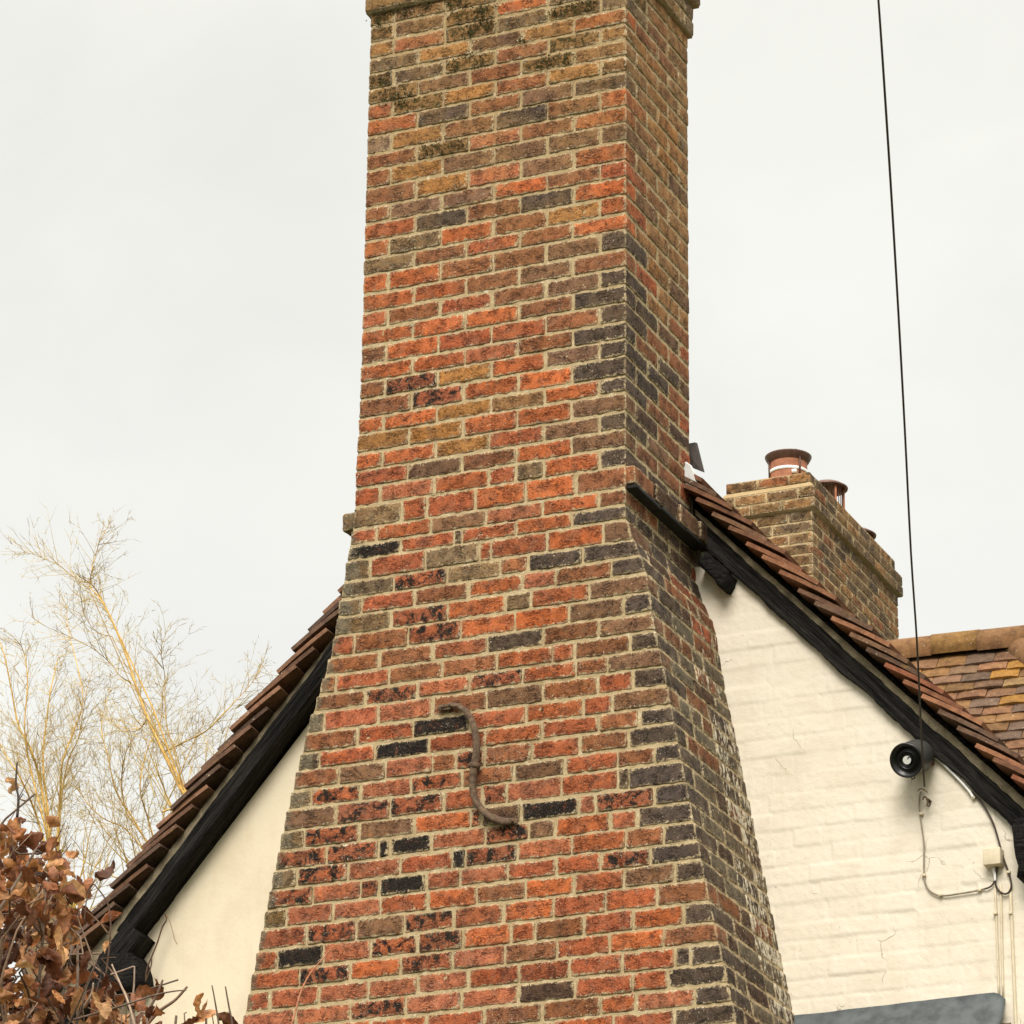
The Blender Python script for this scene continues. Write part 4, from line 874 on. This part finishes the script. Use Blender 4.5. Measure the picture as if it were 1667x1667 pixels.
def top(u): return float(np.interp(u, [-150, 0, 25, 45, 70, 92, 108, 125, 150, 180, 215, 300, 360, 420, 560], [1330, 1330, 1345, 1375, 1400, 1365, 1430, 1490, 1545, 1615, 1632, 1640, 1655, 1672, 1720]))
stems = []
for i in range(16):
    u = -120+i*38+hr.uniform(-12, 12); y_ = -4.4+hr.gauss(0, .45); tp = at(u, max(top(u)+15, 1400), y_); b0 = Vector((tp.x+hr.gauss(0, .25), y_+hr.gauss(0, .2), GZ-.05))
    pts = [b0.lerp(tp, t)+Vector((hr.gauss(0, .03), hr.gauss(0, .03), 0)) for t in np.linspace(0, 1, 24)]; tw.tube(pts, [.022*(1-.9*t)+.0008 for t in np.linspace(0, 1, 24)], 6, c=lin(104,88,74)); stems.append(pts)
def cluster(c, n, spread, sz=1.):
    tg = c-Vector((0, 0, .22)); a = min((p for s_ in stems for p in s_), key=lambda p: (p-tg).length)
    mid = a.lerp(c, .55)+Vector((hr.gauss(0, .04), hr.gauss(0, .04), hr.gauss(0, .03))); tw.tube([a, a.lerp(mid, .5)+Vector((0, 0, .02)), mid, mid.lerp(c, .6)+Vector((hr.gauss(0, .015), 0, hr.gauss(0, .015))), c, c+Vector((hr.gauss(0, .03), hr.gauss(0, .03), hr.uniform(0, .06)))], [.0032, .003, .0026, .0022, .0018, .001], 5, c=lin(*hr.choice([(118,98,82), (134,108,86), (92,74,62)])))
    for _ in range(n):
        o = c+Vector((hr.gauss(0, spread), hr.gauss(0, spread), hr.gauss(0, spread*.9))); d = Vector((hr.gauss(0, .6), hr.gauss(0, .6), hr.uniform(-1.3, .3))); 
        nv = Vector((hr.gauss(0, 1), hr.gauss(0, 1)-.7, hr.gauss(0, .7))); nv = nv-d*(nv.dot(d)/max(d.length_squared, 1e-6)); leaf(o, d, nv.normalized(), hr.uniform(.045, .08)*sz, np.array(hr.choice(LC))*hr.uniform(.6, 1.2))
for _ in range(108):
    u = hr.uniform(-120, 108); v = hr.uniform(top(u)+22, 1800); cluster(at(u, v, -4.4+hr.gauss(0, .4)), hr.randint(4, 8), .05)
for _ in range(20):
    u = hr.uniform(112, 320); v = max(top(u)+22, hr.uniform(top(u), 1780)); cluster(at(u, v, -4.4+hr.gauss(0, .4)), hr.randint(3, 6), .045)
for u, v, n in [(30,1300,2),(35,1335,3),(22,1385,6),(90,1372,3),(95,1400,3),(60,1440,5),(125,1490,2),(90,1500,3),(165,1560,1),(168,1585,1),(180,1655,3),(235,1660,3),(300,1650,2),(345,1652,2),(10,1345,4),(140,1615,2)]:
    cluster(at(u, v, -4.5+hr.gauss(0, .15)), n, .022, 1.1)
for px_, r_, c_ in [([(345,1604),(350,1630),(356,1667),(360,1700)], .003, (96,78,66)), ([(367,1606),(372,1635),(378,1667),(380,1700)], .0035, (96,78,66)), ([(305,1606),(285,1628),(255,1650),(222,1690)], .0055, (132,106,88)), ([(303,1612),(280,1614),(245,1622),(190,1640),(120,1660)], .003, (120,100,90)), ([(265,1595),(255,1620),(240,1650),(230,1690)], .005, (118,98,84)),
        ([(218,1573),(200,1580),(180,1587)], .0034, (160,140,126)), ([(219,1573),(218,1605),(214,1640),(212,1690)], .0036, (160,140,126)), ([(182,1570),(195,1600),(208,1630),(218,1665),(222,1700)], .0042, (190,168,148)), ([(152,1600),(148,1620),(130,1650),(115,1690)], .0042, (170,150,128)), ([(145,1620),(150,1640),(152,1670),(150,1700)], .003, (150,130,116)),
        ([(28,1240),(26,1275),(30,1300),(28,1330)], .004, (70,58,52)), ([(38,1292),(30,1303)], .002, (70,58,52)), ([(140,1455),(150,1440),(158,1445),(175,1470),(180,1500),(178,1540),(172,1590)], .0026, (92,70,56)), ([(100,1455),(130,1475),(160,1500),(176,1520)], .0026, (110,84,62)), ([(155,1430),(142,1460),(137,1500)], .002, (100,80,66)),
        ([(543,1540),(528,1558),(505,1585),(490,1615),(480,1650),(460,1720)], .0028, (204,140,108)), ([(465,1650),(450,1680),(440,1730)], .003, (190,120,90)), ([(60,1560),(100,1555),(165,1552)], .0026, (140,120,104)), ([(0,1585),(60,1560),(110,1535)], .003, (120,98,84)), ([(100,1620),(160,1622),(220,1616),(290,1595)], .0024, (110,92,80))]:
    y0_ = -4.55+hr.gauss(0, .12); P = spline(px_, y0_, 5); 
    P[-1:] = [P[-1], P[-1]+Vector((hr.gauss(0, .05), .1, -.5))] if px_[-1][1] > 1660 else [P[-1]]
    n = len(P); tw.tube(P, [r_*(.5+.5*i/n) for i in range(n)], 6, c=lin(*c_))
tag(lv.build('leaves', LEAF, hed), kind=None); tw.build('twigs', BARK, hed)
# dried stem on the render
ds = thing('dry_stem', 'dry twisted climber stem hanging below the left barge board against the cream render', 'plant', at(265, 1490, .66))
b = MB(); b.tube(spline([(268,1487),(271,1497),(264,1510),(256,1535),(248,1555),(240,1575),(236,1600),(230,1640)], .655), .0032, 6, c=lin(96,74,58)); b.tube(spline([(272,1490),(276,1500),(280,1512),(284,1528),(288,1537)], .66), .0014, 5, c=lin(150,118,84)); b.tube(spline([(247,1558),(246,1572),(240,1590),(236,1600)], .65), .0026, 6, c=lin(96,74,58)); b.build('stem', BARK, ds)
bpy.context.view_layer.update()
